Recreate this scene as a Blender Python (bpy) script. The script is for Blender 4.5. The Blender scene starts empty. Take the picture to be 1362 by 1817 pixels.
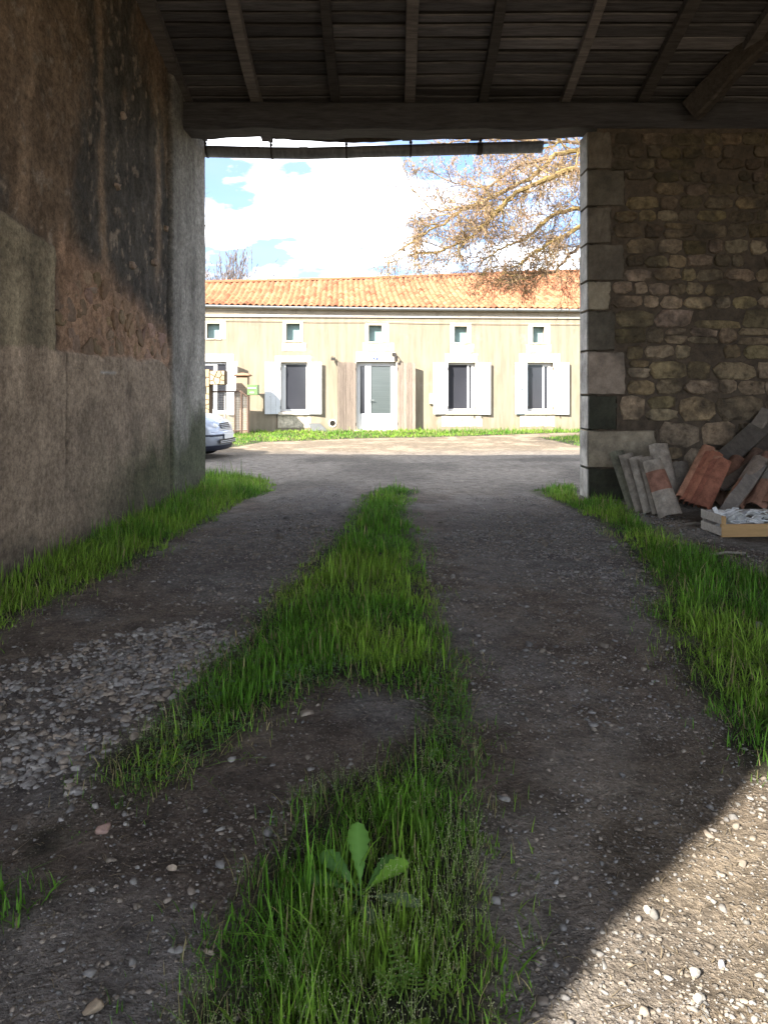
import bpy, math, random
import numpy as np
from mathutils import Vector, Matrix

R = math.radians
random.seed(7)
rng = np.random.default_rng(11)
scn = bpy.context.scene
COL = scn.collection

# ------------------------------------------------------------------ camera, sky, sun, exposure
F = 1365.0           # focal length in pixels of the 1362 wide photograph
HZ = 690.0           # horizon row
EYE = 1.45           # eye height
cam_d = bpy.data.cameras.new("camera")
cam = bpy.data.objects.new("camera", cam_d)
COL.objects.link(cam)
cam.location = (0, 0, EYE)
cam.rotation_euler = (R(90), 0, 0)
cam_d.sensor_fit = 'HORIZONTAL'
cam_d.sensor_width = 36.0
cam_d.lens = 36.0 * F / 1362.0
cam_d.shift_y = -(908.5 - HZ) / 1362.0
cam_d.clip_start = 0.05
cam_d.clip_end = 6000
scn.camera = cam

SUN_TO = Vector((0.92, 1.0, -0.912)).normalized()      # direction the light travels
sun_d = bpy.data.lights.new("sun", 'SUN')
sun_d.energy = 2.0
sun_d.angle = R(0.53)
sun_d.color = (1.0, 0.93, 0.82)
sun = bpy.data.objects.new("sun", sun_d)
COL.objects.link(sun)
sun.rotation_euler = SUN_TO.to_track_quat('-Z', 'Y').to_euler()
sun.location = (-20, -22, 20)
SUN_EL = math.asin(-SUN_TO.z)
SUN_AZ = math.atan2(-SUN_TO.x, -SUN_TO.y)

world = bpy.data.worlds.new("World")
scn.world = world
world.use_nodes = True
wt = world.node_tree
wt.nodes.clear()
def wn(t, **k):
    n = wt.nodes.new(t)
    for a, b in k.items():
        setattr(n, a, b)
    return n
w_out = wn('ShaderNodeOutputWorld'); w_bg = wn('ShaderNodeBackground')
w_sky = wn('ShaderNodeTexSky', sky_type='NISHITA', sun_disc=False)
w_sky.sun_elevation = SUN_EL
w_sky.sun_rotation = SUN_AZ
w_sky.air_density = 1.0; w_sky.dust_density = 0.15; w_sky.altitude = 1200; w_sky.ozone_density = 1.4
w_bg.inputs['Strength'].default_value = 0.10
tc = wn('ShaderNodeTexCoord')
sep = wn('ShaderNodeSeparateXYZ')
wt.links.new(tc.outputs['Generated'], sep.inputs[0])
def wm(op, a, b=None, c=None):
    n = wn('ShaderNodeMath', operation=op)
    for i, v in enumerate((a, b, c)):
        if v is None: continue
        if isinstance(v, (int, float)): n.inputs[i].default_value = v
        else: wt.links.new(v, n.inputs[i])
    return n.outputs[0]
zz = wm('ADD', wm('MAXIMUM', sep.outputs[2], 0.0), 0.22)
cx = wm('DIVIDE', sep.outputs[0], zz); cy = wm('DIVIDE', sep.outputs[1], zz)
comb = wn('ShaderNodeCombineXYZ')
wt.links.new(cx, comb.inputs[0]); wt.links.new(cy, comb.inputs[1])
wmap = wn('ShaderNodeMapping')
wmap.inputs['Location'].default_value = (6.0, -5.481, 0.0)
wmap.inputs['Scale'].default_value = (1.0, 1.0, 1.0)
wt.links.new(comb.outputs[0], wmap.inputs[0])
n1 = wn('ShaderNodeTexNoise'); n1.inputs['Scale'].default_value = 1.15; n1.inputs['Detail'].default_value = 9; n1.inputs['Roughness'].default_value = 0.52; n1.inputs['Distortion'].default_value = 0.35
wt.links.new(wmap.outputs[0], n1.inputs['Vector'])
n2 = wn('ShaderNodeTexNoise'); n2.inputs['Scale'].default_value = 2.6; n2.inputs['Detail'].default_value = 6
wt.links.new(wmap.outputs[0], n2.inputs['Vector'])
r1 = wn('ShaderNodeValToRGB')
r1.color_ramp.elements[0].position = 0.31; r1.color_ramp.elements[0].color = (0, 0, 0, 1)
r1.color_ramp.elements[1].position = 0.70; r1.color_ramp.elements[1].color = (1, 1, 1, 1)
wt.links.new(n1.outputs[0], r1.inputs[0])
cshade = wn('ShaderNodeMixRGB'); cshade.inputs[1].default_value = (0.85, 1.06, 1.36, 1); cshade.inputs[2].default_value = (13.0, 12.8, 12.3, 1)
r2 = wn('ShaderNodeValToRGB'); r2.color_ramp.elements[0].position = 0.47; r2.color_ramp.elements[1].position = 0.60
wt.links.new(n2.outputs[0], r2.inputs[0]); wt.links.new(r2.outputs[0], cshade.inputs[0])
wmix = wn('ShaderNodeMixRGB')
wdeep = wn('ShaderNodeMixRGB', blend_type='MULTIPLY'); wdeep.inputs[0].default_value = 1.0; wdeep.inputs[2].default_value = (0.25, 0.30, 0.385, 1)
wt.links.new(w_sky.outputs[0], wdeep.inputs[1])
wt.links.new(r1.outputs[0], wmix.inputs[0]); wt.links.new(wdeep.outputs[0], wmix.inputs[1]); wt.links.new(cshade.outputs[0], wmix.inputs[2])
wt.links.new(wmix.outputs[0], w_bg.inputs['Color']); wt.links.new(w_bg.outputs[0], w_out.inputs[0])

scn.view_settings.view_transform = 'Standard'
try: scn.view_settings.look = 'None'
except Exception: pass
scn.view_settings.gamma = 1.0
scn.view_settings.use_curve_mapping = False
scn.view_settings.exposure = 3.32
scn.render.engine = 'CYCLES'
cy_ = scn.cycles
cy_.use_denoising = True
try: cy_.denoiser = 'OPENIMAGEDENOISE'
except Exception: pass
cy_.max_bounces = 8; cy_.diffuse_bounces = 5; cy_.glossy_bounces = 3; cy_.transmission_bounces = 4; cy_.transparent_max_bounces = 8
cy_.caustics_reflective = False; cy_.caustics_refractive = False

# ------------------------------------------------------------------ numbers from the photograph
def G(x, y):                       # photo pixel of a point on flat ground -> (X, Y)
    d = F * EYE / (y - HZ)
    return ((x - 681.0) * d / F, d)
def P(x, y, d):                    # photo pixel at distance d -> 3D
    return Vector(((x - 681.0) * d / F, d, EYE + (HZ - y) * d / F))

# ------------------------------------------------------------------ noise (vectorised value noise)
def _h(ix, iy, s):
    n = (ix.astype(np.int64) * 374761393 + iy.astype(np.int64) * 668265263 + s * 1442695041) & 0x7fffffff
    n = ((n ^ (n >> 13)) * 1274126177) & 0x7fffffff
    return ((n ^ (n >> 16)) & 0xffff) / 65535.0
def vnoise(x, y, s=0):
    x = np.asarray(x, float); y = np.asarray(y, float)
    ix = np.floor(x); iy = np.floor(y); fx = x - ix; fy = y - iy
    fx = fx * fx * (3 - 2 * fx); fy = fy * fy * (3 - 2 * fy)
    a = _h(ix, iy, s); b = _h(ix + 1, iy, s); c = _h(ix, iy + 1, s); d = _h(ix + 1, iy + 1, s)
    return (a * (1 - fx) + b * fx) * (1 - fy) + (c * (1 - fx) + d * fx) * fy
def fbm(x, y, s=0, o=4):
    t = 0; a = 0.5; tot = 0
    for i in range(o):
        t = t + a * vnoise(np.asarray(x) * 2 ** i, np.asarray(y) * 2 ** i, s + i * 17); tot += a; a *= 0.5
    return t / tot
def sst(a, b, x):
    t = np.clip((x - a) / (b - a), 0, 1); return t * t * (3 - 2 * t)
def inpoly(px, py, poly):
    px = np.asarray(px); py = np.asarray(py); ins = np.zeros(px.shape, bool); n = len(poly); j = n - 1
    for i in range(n):
        xi, yi = poly[i]; xj, yj = poly[j]
        c = ((yi > py) != (yj > py)) & (px < (xj - xi) * (py - yi) / (yj - yi + 1e-12) + xi)
        ins ^= c; j = i
    return ins

# ------------------------------------------------------------------ mesh helpers
def link(o, parent=None, kind=None):
    COL.objects.link(o)
    if parent is not None: o.parent = parent
    if kind: o['kind'] = kind
    return o
def np_mesh(name, V, faces, mats, parent=None, col=None, kind=None, smooth=False):
    """V (n,3); faces: list of index arrays (each (m,k)); one mesh object"""
    me = bpy.data.meshes.new(name)
    V = np.asarray(V, np.float32)
    if isinstance(faces, np.ndarray): faces = [faces]
    faces = [np.asarray(f, np.int32) for f in faces if len(f)]
    nl = sum(f.size for f in faces); npl = sum(len(f) for f in faces)
    me.vertices.add(len(V)); me.vertices.foreach_set('co', V.ravel())
    me.loops.add(nl); me.polygons.add(npl)
    me.loops.foreach_set('vertex_index', np.concatenate([f.ravel() for f in faces]))
    tot = np.concatenate([np.full(len(f), f.shape[1], np.int32) for f in faces])
    st = np.concatenate([[0], np.cumsum(tot)[:-1]]).astype(np.int32)
    me.polygons.foreach_set('loop_start', st)
    try: me.polygons.foreach_set('loop_total', tot)
    except Exception: pass
    if smooth: me.polygons.foreach_set('use_smooth', np.ones(npl, bool))
    me.update(calc_edges=True)
    if col is not None:
        c = np.ones((len(V), 4), np.float32); c[:, :3] = col
        at = me.color_attributes.new('col', 'FLOAT_COLOR', 'POINT'); at.data.foreach_set('color', c.ravel())
    me.materials.append(mats)
    return link(bpy.data.objects.new(name, me), parent, kind)

class MB:
    def __init__(s): s.v = []; s.f = []; s.c = []
    def add(s, vs, fs, c=(1, 1, 1)):
        k = len(s.v); s.v += [tuple(p) for p in vs]; s.f += [tuple(i + k for i in f) for f in fs]; s.c += [c] * len(vs); return s
    def box(s, x0, x1, y0, y1, z0, z1, c=(1, 1, 1)):
        vs = [(x, y, z) for z in (z0, z1) for y in (y0, y1) for x in (x0, x1)]
        return s.add(vs, [(0, 2, 3, 1), (4, 5, 7, 6), (0, 1, 5, 4), (2, 6, 7, 3), (0, 4, 6, 2), (1, 3, 7, 5)], c)
    def rbox(s, x0, x1, y0, y1, z0, z1, b=0.01, c=(1, 1, 1)):     # box with chamfered edges
        vs = []
        for (sx, sy, sz) in [(i, j, k) for k in (0, 1) for j in (0, 1) for i in (0, 1)]:
            X = (x0, x1)[sx]; Y = (y0, y1)[sy]; Z = (z0, z1)[sz]
            dx = b if sx == 0 else -b; dy = b if sy == 0 else -b; dz = b if sz == 0 else -b
            vs += [(X, Y + dy, Z + dz), (X + dx, Y, Z + dz), (X + dx, Y + dy, Z)]
        def q(i, a): return i * 3 + a
        fs = [tuple(q(i, 0) for i in (0, 4, 6, 2)), tuple(q(i, 0) for i in (1, 3, 7, 5)), tuple(q(i, 1) for i in (0, 1, 5, 4)), tuple(q(i, 1) for i in (2, 6, 7, 3)), tuple(q(i, 2) for i in (0, 2, 3, 1)), tuple(q(i, 2) for i in (4, 5, 7, 6))]
        for (i, j, a, b2) in [(0, 1, 1, 2), (2, 3, 1, 2), (4, 5, 1, 2), (6, 7, 1, 2), (0, 2, 0, 2), (1, 3, 0, 2), (4, 6, 0, 2), (5, 7, 0, 2), (0, 4, 0, 1), (1, 5, 0, 1), (2, 6, 0, 1), (3, 7, 0, 1)]:
            fs.append((q(i, a), q(j, a), q(j, b2), q(i, b2)))
        for i in range(8): fs.append((q(i, 0), q(i, 1), q(i, 2)))
        return s.add(vs, fs, c)
    def tube(s, pts, rad, n=6, cap=True, c=(1, 1, 1)):
        pts = [Vector(p) for p in pts]
        if not hasattr(rad, '__len__'): rad = [rad] * len(pts)
        vs = []; prev = None
        for i, p in enumerate(pts):
            t = (pts[min(i + 1, len(pts) - 1)] - pts[max(i - 1, 0)])
            t = t.normalized() if t.length > 1e-9 else Vector((0, 0, 1))
            if prev is None:
                a = Vector((0, 0, 1)) if abs(t.z) < 0.9 else Vector((1, 0, 0)); u = t.cross(a).normalized()
            else:
                u = (prev - t * prev.dot(t)); u = u.normalized() if u.length > 1e-6 else t.orthogonal().normalized()
            prev = u; w = t.cross(u)
            for k in range(n):
                a = 2 * math.pi * k / n; vs.append(p + (u * math.cos(a) + w * math.sin(a)) * rad[i])
        fs = []
        for i in range(len(pts) - 1):
            for k in range(n):
                k2 = (k + 1) % n; fs.append((i * n + k, i * n + k2, (i + 1) * n + k2, (i + 1) * n + k))
        if cap: fs.append(tuple(range(n - 1, -1, -1))); fs.append(tuple((len(pts) - 1) * n + k for k in range(n)))
        return s.add(vs, fs, c)
    def loft(s, rings, closed=True, cap=True, c=(1, 1, 1)):
        n = len(rings[0]); vs = [p for r in rings for p in r]; fs = []
        for i in range(len(rings) - 1):
            for k in range(n if closed else n - 1):
                k2 = (k + 1) % n; fs.append((i * n + k, i * n + k2, (i + 1) * n + k2, (i + 1) * n + k))
        if cap: fs.append(tuple(range(n - 1, -1, -1))); fs.append(tuple((len(rings) - 1) * n + k for k in range(n)))
        return s.add(vs, fs, c)
    def xf(s, m):                  # transform everything so far
        s.v = [tuple(m @ Vector(p)) for p in s.v]; return s
    def mesh(s, name, mat, smooth=False):
        me = bpy.data.meshes.new(name); me.from_pydata(s.v, [], s.f); me.update()
        at = me.color_attributes.new('col', 'FLOAT_COLOR', 'POINT')
        c = np.ones((len(s.v), 4), np.float32); c[:, :3] = np.array(s.c, np.float32); at.data.foreach_set('color', c.ravel())
        me.materials.append(mat)
        if smooth: me.polygons.foreach_set('use_smooth', np.ones(len(me.polygons), bool))
        return me
    def build(s, name, mat, parent=None, smooth=False, kind=None):
        return link(bpy.data.objects.new(name, s.mesh(name, mat, smooth)), parent, kind)
def thing(name, label, cat, loc=(0, 0, 0), rz=0, group=None):
    o = bpy.data.objects.new(name, None); COL.objects.link(o); o.empty_display_size = 0.1
    o.location = loc; o.rotation_euler = (0, 0, rz); tag(o, label, cat, group); return o
def tag(o, label, cat, group=None):
    o['label'] = label; o['category'] = cat
    if group: o['group'] = group
    return o

# ------------------------------------------------------------------ material helpers
class N:
    def __init__(s, name):
        s.m = bpy.data.materials.new(name); s.m.use_nodes = True; s.t = s.m.node_tree; s.t.nodes.clear()
        s.out = s.n('ShaderNodeOutputMaterial'); s.b = s.n('ShaderNodeBsdfPrincipled'); s.l(s.b.outputs[0], s.out.inputs[0])
    def n(s, t, **k):
        n = s.t.nodes.new(t)
        for a, b in k.items(): setattr(n, a, b)
        return n
    def l(s, a, b): s.t.links.new(a, b)
    def set(s, sock, v):
        if hasattr(v, 'is_output') or isinstance(v, bpy.types.NodeSocket): s.l(v, sock)
        else:
            if isinstance(v, tuple) and len(v) == 3 and sock.type == 'RGBA': v = (*v, 1)
            sock.default_value = v
    def pos(s, scale=(1, 1, 1), obj=False):
        if obj: o = s.n('ShaderNodeTexCoord').outputs['Object']
        else: o = s.n('ShaderNodeNewGeometry').outputs['Position']
        if scale == (1, 1, 1): return o
        m = s.n('ShaderNodeMapping'); s.l(o, m.inputs[0]); m.inputs['Scale'].default_value = scale; return m.outputs[0]
    def noise(s, vec, scale, detail=5, rough=0.55, dist=0.0):
        n = s.n('ShaderNodeTexNoise'); s.l(vec, n.inputs['Vector']); n.inputs['Scale'].default_value = scale; n.inputs['Detail'].default_value = detail; n.inputs['Roughness'].default_value = rough; n.inputs['Distortion'].default_value = dist
        return n.outputs[0]
    def voro(s, vec, scale, feature='F1', out='Distance', rnd=1.0):
        n = s.n('ShaderNodeTexVoronoi', feature=feature); s.l(vec, n.inputs['Vector']); n.inputs['Scale'].default_value = scale
        n.inputs['Randomness'].default_value = rnd
        return n.outputs[out]
    def ramp(s, v, stops):
        r = s.n('ShaderNodeValToRGB'); s.l(v, r.inputs[0]); cr = r.color_ramp
        while len(cr.elements) < len(stops): cr.elements.new(0.5)
        for e, (p, c) in zip(cr.elements, stops):
            e.position = p; e.color = (c, c, c, 1) if isinstance(c, (int, float)) else (*c, 1)
        return r.outputs[0]
    def mix(s, f, a, b, mode='MIX'):
        n = s.n('ShaderNodeMixRGB', blend_type=mode); s.set(n.inputs[0], f); s.set(n.inputs[1], a); s.set(n.inputs[2], b); return n.outputs[0]
    def math(s, op, a, b=0.0):
        n = s.n('ShaderNodeMath', operation=op); s.set(n.inputs[0], a); s.set(n.inputs[1], b); return n.outputs[0]
    def attr(s, name='col'):
        return s.n('ShaderNodeAttribute', attribute_name=name).outputs['Color']
    def rnd(s): return s.n('ShaderNodeObjectInfo').outputs['Random']
    def bump(s, h, strength=0.5, dist=0.02):
        b = s.n('ShaderNodeBump'); b.inputs['Strength'].default_value = strength; b.inputs['Distance'].default_value = dist; s.l(h, b.inputs['Height']); s.l(b.outputs[0], s.b.inputs['Normal']); return b
    def done(s, col=None, rough=0.9, spec=0.25, metal=0.0):
        if col is not None: s.set(s.b.inputs['Base Color'], col)
        s.set(s.b.inputs['Roughness'], rough); s.b.inputs['Specular IOR Level'].default_value = spec; s.b.inputs['Metallic'].default_value = metal
        return s.m
def vary(name, col, rough=0.85, spec=0.2, amt=0.35, scale=6, bump=0.3, bscale=30, attr=False, rnd=0.0, metal=0.0, stretch=(1, 1, 1), bdist=0.01, obj=True):
    """a plain weathered surface: colour, blotches, grain and a little relief"""
    k = N(name); p = k.pos(stretch, obj)
    a = k.noise(p, scale, 6, 0.6); g = k.noise(p, bscale, 4, 0.6)
    f = k.ramp(a, [(0.25, 1 - amt), (0.75, 1 + amt)])
    f2 = k.ramp(g, [(0.3, 1 - amt * 0.5), (0.7, 1 + amt * 0.5)])
    c = k.mix(1.0, k.attr(), (*col, 1), 'MULTIPLY') if attr else None
    if c is None:
        n = k.n('ShaderNodeRGB'); n.outputs[0].default_value = (*col, 1); c = n.outputs[0]
    c = k.mix(1.0, c, f, 'MULTIPLY'); c = k.mix(1.0, c, f2, 'MULTIPLY')
    if rnd:
        c = k.mix(1.0, c, k.ramp(k.rnd(), [(0.0, 1 - rnd), (1.0, 1 + rnd)]), 'MULTIPLY')
    if bump: k.bump(k.math('ADD', g, k.math('MULTIPLY', a, 1.5)), bump, bdist)
    return k.done(c, rough, spec, metal)
# ------------------------------------------------------------------ regions on the ground (photo outlines of what grows or lies there, mapped to the ground)
def GP(px): return [G(*p) for p in px]
STRIP = GP([(690, 866), (640, 882), (612, 930), (565, 990), (485, 1062), (442, 1130), (372, 1178), (300, 1262), (218, 1335), (182, 1400), (235, 1417), (312, 1398), (382, 1348), (460, 1275), (510, 1243), (560, 1222), (640, 1208), (700, 1220), (756, 1240), (776, 1290), (720, 1335), (640, 1388), (565, 1415), (505, 1490), (425, 1545), (385, 1650), (345, 1760), (318, 1900), (250, 2300), (300, 3000), (900, 3000), (930, 2300), (915, 1900), (905, 1817), (882, 1680), (852, 1560), (846, 1440), (842, 1330), (832, 1250), (816, 1180), (776, 1080), (746, 1000), (737, 940), (728, 890), (737, 870)])
LEFTV = GP([(-300, 1290), (0, 1122), (60, 1082), (150, 1042), (230, 1002), (330, 944), (420, 893), (482, 868), (472, 850), (400, 846), (352, 846), (352, 862), (0, 1020), (-300, 1180)])
RIGHTV = GP([(945, 870), (1000, 896), (1060, 922), (1110, 962), (1142, 1002), (1180, 1050), (1165, 1090), (1202, 1150), (1225, 1205), (1290, 1280), (1345, 1332), (1362, 1352), (1450, 1410), (1800, 1500), (1800, 1120), (1500, 1060), (1362, 1020), (1290, 992), (1180, 955), (1130, 915), (1110, 894), (1034, 890), (1024, 862)])
TUFT = GP([(-120, 1570), (0, 1560), (58, 1572), (66, 1598), (20, 1640), (-120, 1680)])
TUFT2 = GP([(75, 1470), (120, 1452), (150, 1470), (140, 1500), (85, 1512)])
HOUSEV = [(-6.2, 18.3), (-4.4, 16.9), (-4.0, 18.2), (-3.4, 19.8), (-3.3, 20.9), (-2.4, 21.6), (-0.7, 22.6), (1.4, 22.9), (4.2, 24.6), (7.0, 25.8), (12.0, 26.2), (12.0, 27.1), (0, 26.38), (-7.0, 25.95), (-9, 25.8), (-9, 18.5)]
RIGHTP = [(4.6, 23.0), (5.0, 19.2), (6.5, 18.0), (11, 18.5), (12, 24), (7, 24.6)]
GRASSES = [STRIP, LEFTV, RIGHTV, TUFT, TUFT2, HOUSEV, RIGHTP]
# loose gravel (photo outline, stone size m, stones per square metre)
GRAVELS = [
    (GP([(-200, 1230), (0, 1200), (120, 1165), (250, 1110), (400, 1085), (452, 1105), (400, 1170), (335, 1225), (230, 1305), (110, 1400), (0, 1480), (-200, 1600)]), 0.029, 2700),
    (GP([(945, 880), (1000, 900), (1080, 940), (1130, 1000), (1180, 1060), (1160, 1100), (1060, 1070), (980, 1040), (900, 1000), (820, 960), (780, 920), (840, 880)]), 0.018, 2300),
    (GP([(480, 880), (620, 860), (600, 930), (550, 985), (440, 1060), (300, 1060), (250, 1030), (350, 960)]), 0.016, 1600),
    (GP([(860, 1560), (900, 1640), (960, 1700), (1060, 1690), (1200, 1760), (1362, 1790), (1362, 1900), (900, 1900), (880, 1690)]), 0.0135, 4200),
]
BARN_Y0, BARN_Y1 = -2.13, 11.25
def wallx(y): return -2.9 + (y - 5.82) * 0.0436
def ground_z(x, y):
    x = np.asarray(x, float); y = np.asarray(y, float)
    r = np.sqrt(x * x + (y - 10) ** 2)
    att = sst(60, 25, r)
    near = sst(17, 12, y)
    z = 0.05 * (fbm(x * 0.5, y * 0.4, 3, 3) - 0.5) + 0.028 * near * (fbm(x * 2.6, y * 2.2, 5, 3) - 0.5) + 0.020 * near * (fbm(x * 9, y * 9, 8, 3) - 0.5)
    tr = np.exp(-((x + 1.35 + 0.03 * y) / 0.35) ** 2) + np.exp(-((x - 1.15) / 0.45) ** 2)
    z = z - 0.03 * tr * sst(14, 9, y)
    return z * att

# ------------------------------------------------------------------ ground: one sheet to the horizon
xs = np.concatenate([[-3000, -800, -250, -90, -40, -22], np.arange(-14, -4, 0.25), np.arange(-4, 5.4, 0.05), np.arange(5.4, 14, 0.25), [22, 40, 90, 250, 800, 3000]])
ys = np.concatenate([[-3000, -800, -250, -90, -40, -20, -10, -6], np.arange(-4, 0.8, 0.3), np.arange(0.8, 4.5, 0.035), np.arange(4.5, 12, 0.07), np.arange(12, 30, 0.16), [34, 42, 60, 120, 300, 900, 3000]])
GX, GY = np.meshgrid(xs, ys)
gz = ground_z(GX, GY)
def soft_mask(polys, X, Y, j=0.10):
    m = np.zeros(X.shape)
    for k in range(7):
        a = rng.normal(0, j, 2)
        mm = np.zeros(X.shape, bool)
        for p in polys: mm |= inpoly(X + a[0], Y + a[1] * 1.4, p)
        m += mm
    return m / 7
gm = soft_mask(GRASSES, GX + 0.25 * (fbm(GX * 2, GY * 2, 31) - 0.5), GY + 0.25 * (fbm(GX * 2, GY * 2, 37) - 0.5), 0.05)
gv = soft_mask([g[0] for g in GRAVELS], GX, GY, 0.18)
dirt = np.array([0.150, 0.120, 0.095])
dark = np.array([0.095, 0.075, 0.060])
grey = np.array([0.205, 0.195, 0.185])
tan = np.array([0.235, 0.187, 0.133])
soil = np.array([0.050, 0.052, 0.028])
n_a = sst(0.35, 0.65, fbm(GX * 0.9, GY * 0.7, 41, 4))[..., None]
n_b = sst(0.45, 0.7, fbm(GX * 2.5, GY * 2.0, 47, 4))[..., None]
gc = dirt * (1 - n_a) + dark * n_a; gc = gc * (0.62 + 0.76 * fbm(GX * 9, GY * 7, 43, 3))[..., None]
gc = gc * (1 - 0.55 * n_b) + grey * 0.55 * n_b
yard = sst(9.5, 12.0, GY + 1.2 * (fbm(GX * .6, GY * .6, 51) - .5))[..., None]
gc = gc * (1 - yard) + (grey * 0.62 + tan * 0.38) * 0.70 * (0.7 + 0.6 * n_a) * yard
far = sst(16.0, 19, GY + 2.0 * (fbm(GX * .3, GY * .6, 57) - .5))[..., None]
gc = gc * (1 - far) + tan * (0.75 + 0.5 * n_b) * far
pale = sst(3.9, 2.2, GY)[..., None] * sst(0.1, 1.0, GX)[..., None]         # paler earth over the sun patch: sunlight put into the colour
gc = gc * (1 - 0.8 * pale) + tan * 0.78 * (0.7 + 0.6 * n_b) * 0.8 * pale
gc = gc * (1 - 0.5 * gv[..., None]) + np.array([0.12, 0.115, 0.115]) * 0.5 * gv[..., None]
gc = gc * (1 - gm[..., None]) + soil * (.6 + .8 * n_b) * gm[..., None]
outer = ((np.abs(GX) > 14) | (GY > 30) | (GY < -5))[..., None]
gc = np.where(outer, np.array([0.075, 0.085, 0.04]), gc)
gc = np.where(((GY < 0.5) & (GY > -41) & (np.abs(GX) < 60))[..., None], tan * 1.05, gc)  # unseen ground behind the camera made tan to bounce sunlight into the barn
k = N('earth'); p = k.pos()
c = k.attr()
f1 = k.noise(p, 7, 7, 0.65); f2 = k.noise(p, 45, 5, 0.65)
c = k.mix(1.0, c, k.ramp(f1, [(0.28, 0.50), (0.72, 1.45)]), 'MULTIPLY')
c = k.mix(1.0, c, k.ramp(f2, [(0.3, 0.58), (0.7, 1.42)]), 'MULTIPLY')
vd = k.voro(p, 85); vc = k.voro(p, 85, out='Color')
spk = k.math('MULTIPLY', k.ramp(vd, [(0.26, 1.0), (0.40, 0.0)]), k.ramp(vc, [(0.55, 0.0), (0.62, 1.0)]))
vd2 = k.voro(p, 38); vc2 = k.voro(p, 38, out='Color')
spk2 = k.math('MULTIPLY', k.ramp(vd2, [(0.22, 1.0), (0.36, 0.0)]), k.ramp(vc2, [(0.64, 0.0), (0.70, 1.0)]))
sp = k.math('MAXIMUM', spk, spk2)
sp = k.math('MULTIPLY', sp, k.ramp(k.noise(p, 2.2, 3), [(0.40, 0.15), (0.58, 1.0)]))
c = k.mix(sp, c, (0.25, 0.225, 0.195, 1))
h = k.math('ADD', k.math('MULTIPLY', f2, 0.7), k.math('ADD', k.math('MULTIPLY', f1, 1.0), k.math('MULTIPLY', sp, 0.6)))
k.bump(h, 1.0, 0.032)
earth = k.done(c, 0.92, 0.22)
ny, nx = GX.shape
idx = np.arange(ny * nx).reshape(ny, nx)
gf = np.stack([idx[:-1, :-1], idx[:-1, 1:], idx[1:, 1:], idx[1:, :-1]], -1).reshape(-1, 4)
np_mesh('ground', np.stack([GX, GY, gz], -1).reshape(-1, 3), gf, earth, None, gc.reshape(-1, 3), 'structure', True)

# ------------------------------------------------------------------ THE BARN we stand in
barn = thing('barn', 'dark open barn passage with rough plaster wall, stone gate wall and board ceiling', 'barn', (0, 0, 0))
RIDGE_Y, EAVE_Y, SL = 4.5, 11.2, 0.30
def roofz(y):
    y = np.asarray(y, float)
    return np.where(y >= RIDGE_Y, 5.30 + SL * (10.5 - y), 5.30 + SL * (10.5 - RIDGE_Y) - 0.22 * (RIDGE_Y - y))
# --- the side wall along the passage: failed plaster above, cement coat below
ss = np.concatenate([np.arange(BARN_Y0, 4.6, 0.18), np.arange(4.6, 11.25, 0.026), [11.25]])
zs = np.concatenate([[-0.3], np.arange(-0.05, 5.4, 0.026), np.arange(5.4, 7.3, 0.08)])
S, Z = np.meshgrid(ss, zs)
wob = 0.14 * (fbm(S * 2.2, Z * 2.2, 101) - 0.5)
wob2 = 0.05 * (fbm(S * 9, Z * 9, 107) - 0.5)
m_strip = sst(9.72, 9.80, S + 0.4 * wob + wob2)
low_top = 1.79 + 0.10 * sst(9.3, 9.75, S) * -1.0
m_low = sst(0.012, -0.012, Z - low_top + 0.45 * wob + wob2)
m_pan = sst(6.68, 6.62, S + 0.6 * wob + wob2) * sst(2.70, 2.66, Z - 0.12 * (6.6 - S) + 0.5 * wob + wob2)
rub_top = 2.78 - 0.24 * (S - 6.7)
m_rub = sst(6.66, 6.80, S) * sst(0.28, -0.16, Z - rub_top + 2.6 * wob + wob2)
fine = fbm(S * 7, Z * 4, 127, 4); gr = fbm(S * 22, Z * 16, 131, 3)
blk = sst(0.42, 0.66, .18 * (fine - .5) + .16 * (gr - .5) + fbm(S * 0.9, Z * 0.55, 113) + 0.30 * np.exp(-((S - 8.7) / 1.3) ** 2 - ((Z - 3.1) / 1.1) ** 2))
strk = np.exp(-((S - 6.15 - 0.10 * (Z - 3) + 0.6 * wob) / 0.11) ** 2) * sst(2.6, 3.0, Z) + np.exp(-((S - 7.72 + 0.05 * (Z - 3) + 0.5 * wob) / 0.085) ** 2) * sst(2.4, 2.8, Z) + 0.9 * np.exp(-((S - 9.35 + 0.8 * wob) / 0.12) ** 2) * sst(2.5, 3.1, Z)
strk = np.clip(strk, 0, 1) * sst(0.25, 0.5, fbm(S * 5, Z * 1.2, 119))
scab = sst(0.66, 0.73, fbm(S * 13, Z * 9, 137, 3))           # flakes of old limewash left on the upper wall
cu = np.array([0.165, 0.115, 0.076]) * (0.62 + 0.8 * fine)[..., None]
cu = cu * (1 - blk[..., None]) + np.array([0.074, 0.066, 0.056]) * (0.5 + 1.0 * fine)[..., None] * blk[..., None]
cu = cu * (1 - strk[..., None] * .85) + np.array([0.30, 0.21, 0.14]) * strk[..., None] * .85
cu = cu * (1 - scab[..., None] * .75) + np.array([0.27, 0.215, 0.165]) * scab[..., None] * .75
crub = np.array([0.32, 0.205, 0.135]) * (0.55 + 0.9 * fine)[..., None]
cc = cu * (1 - m_rub[..., None]) + crub * m_rub[..., None]
vert = fbm(S * 3.5, Z * 0.5, 139, 4)
blot = sst(.52, .68, fbm(S * .9 + 3, Z * .7, 191, 5))
clow = np.array([0.32, 0.25, 0.185]) * (1 - .45 * blot)[..., None] * (0.46 + 1.05 * fbm(S * 1.1, Z * 1.1, 149, 4) * (0.6 + 0.8 * vert))[..., None]
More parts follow.
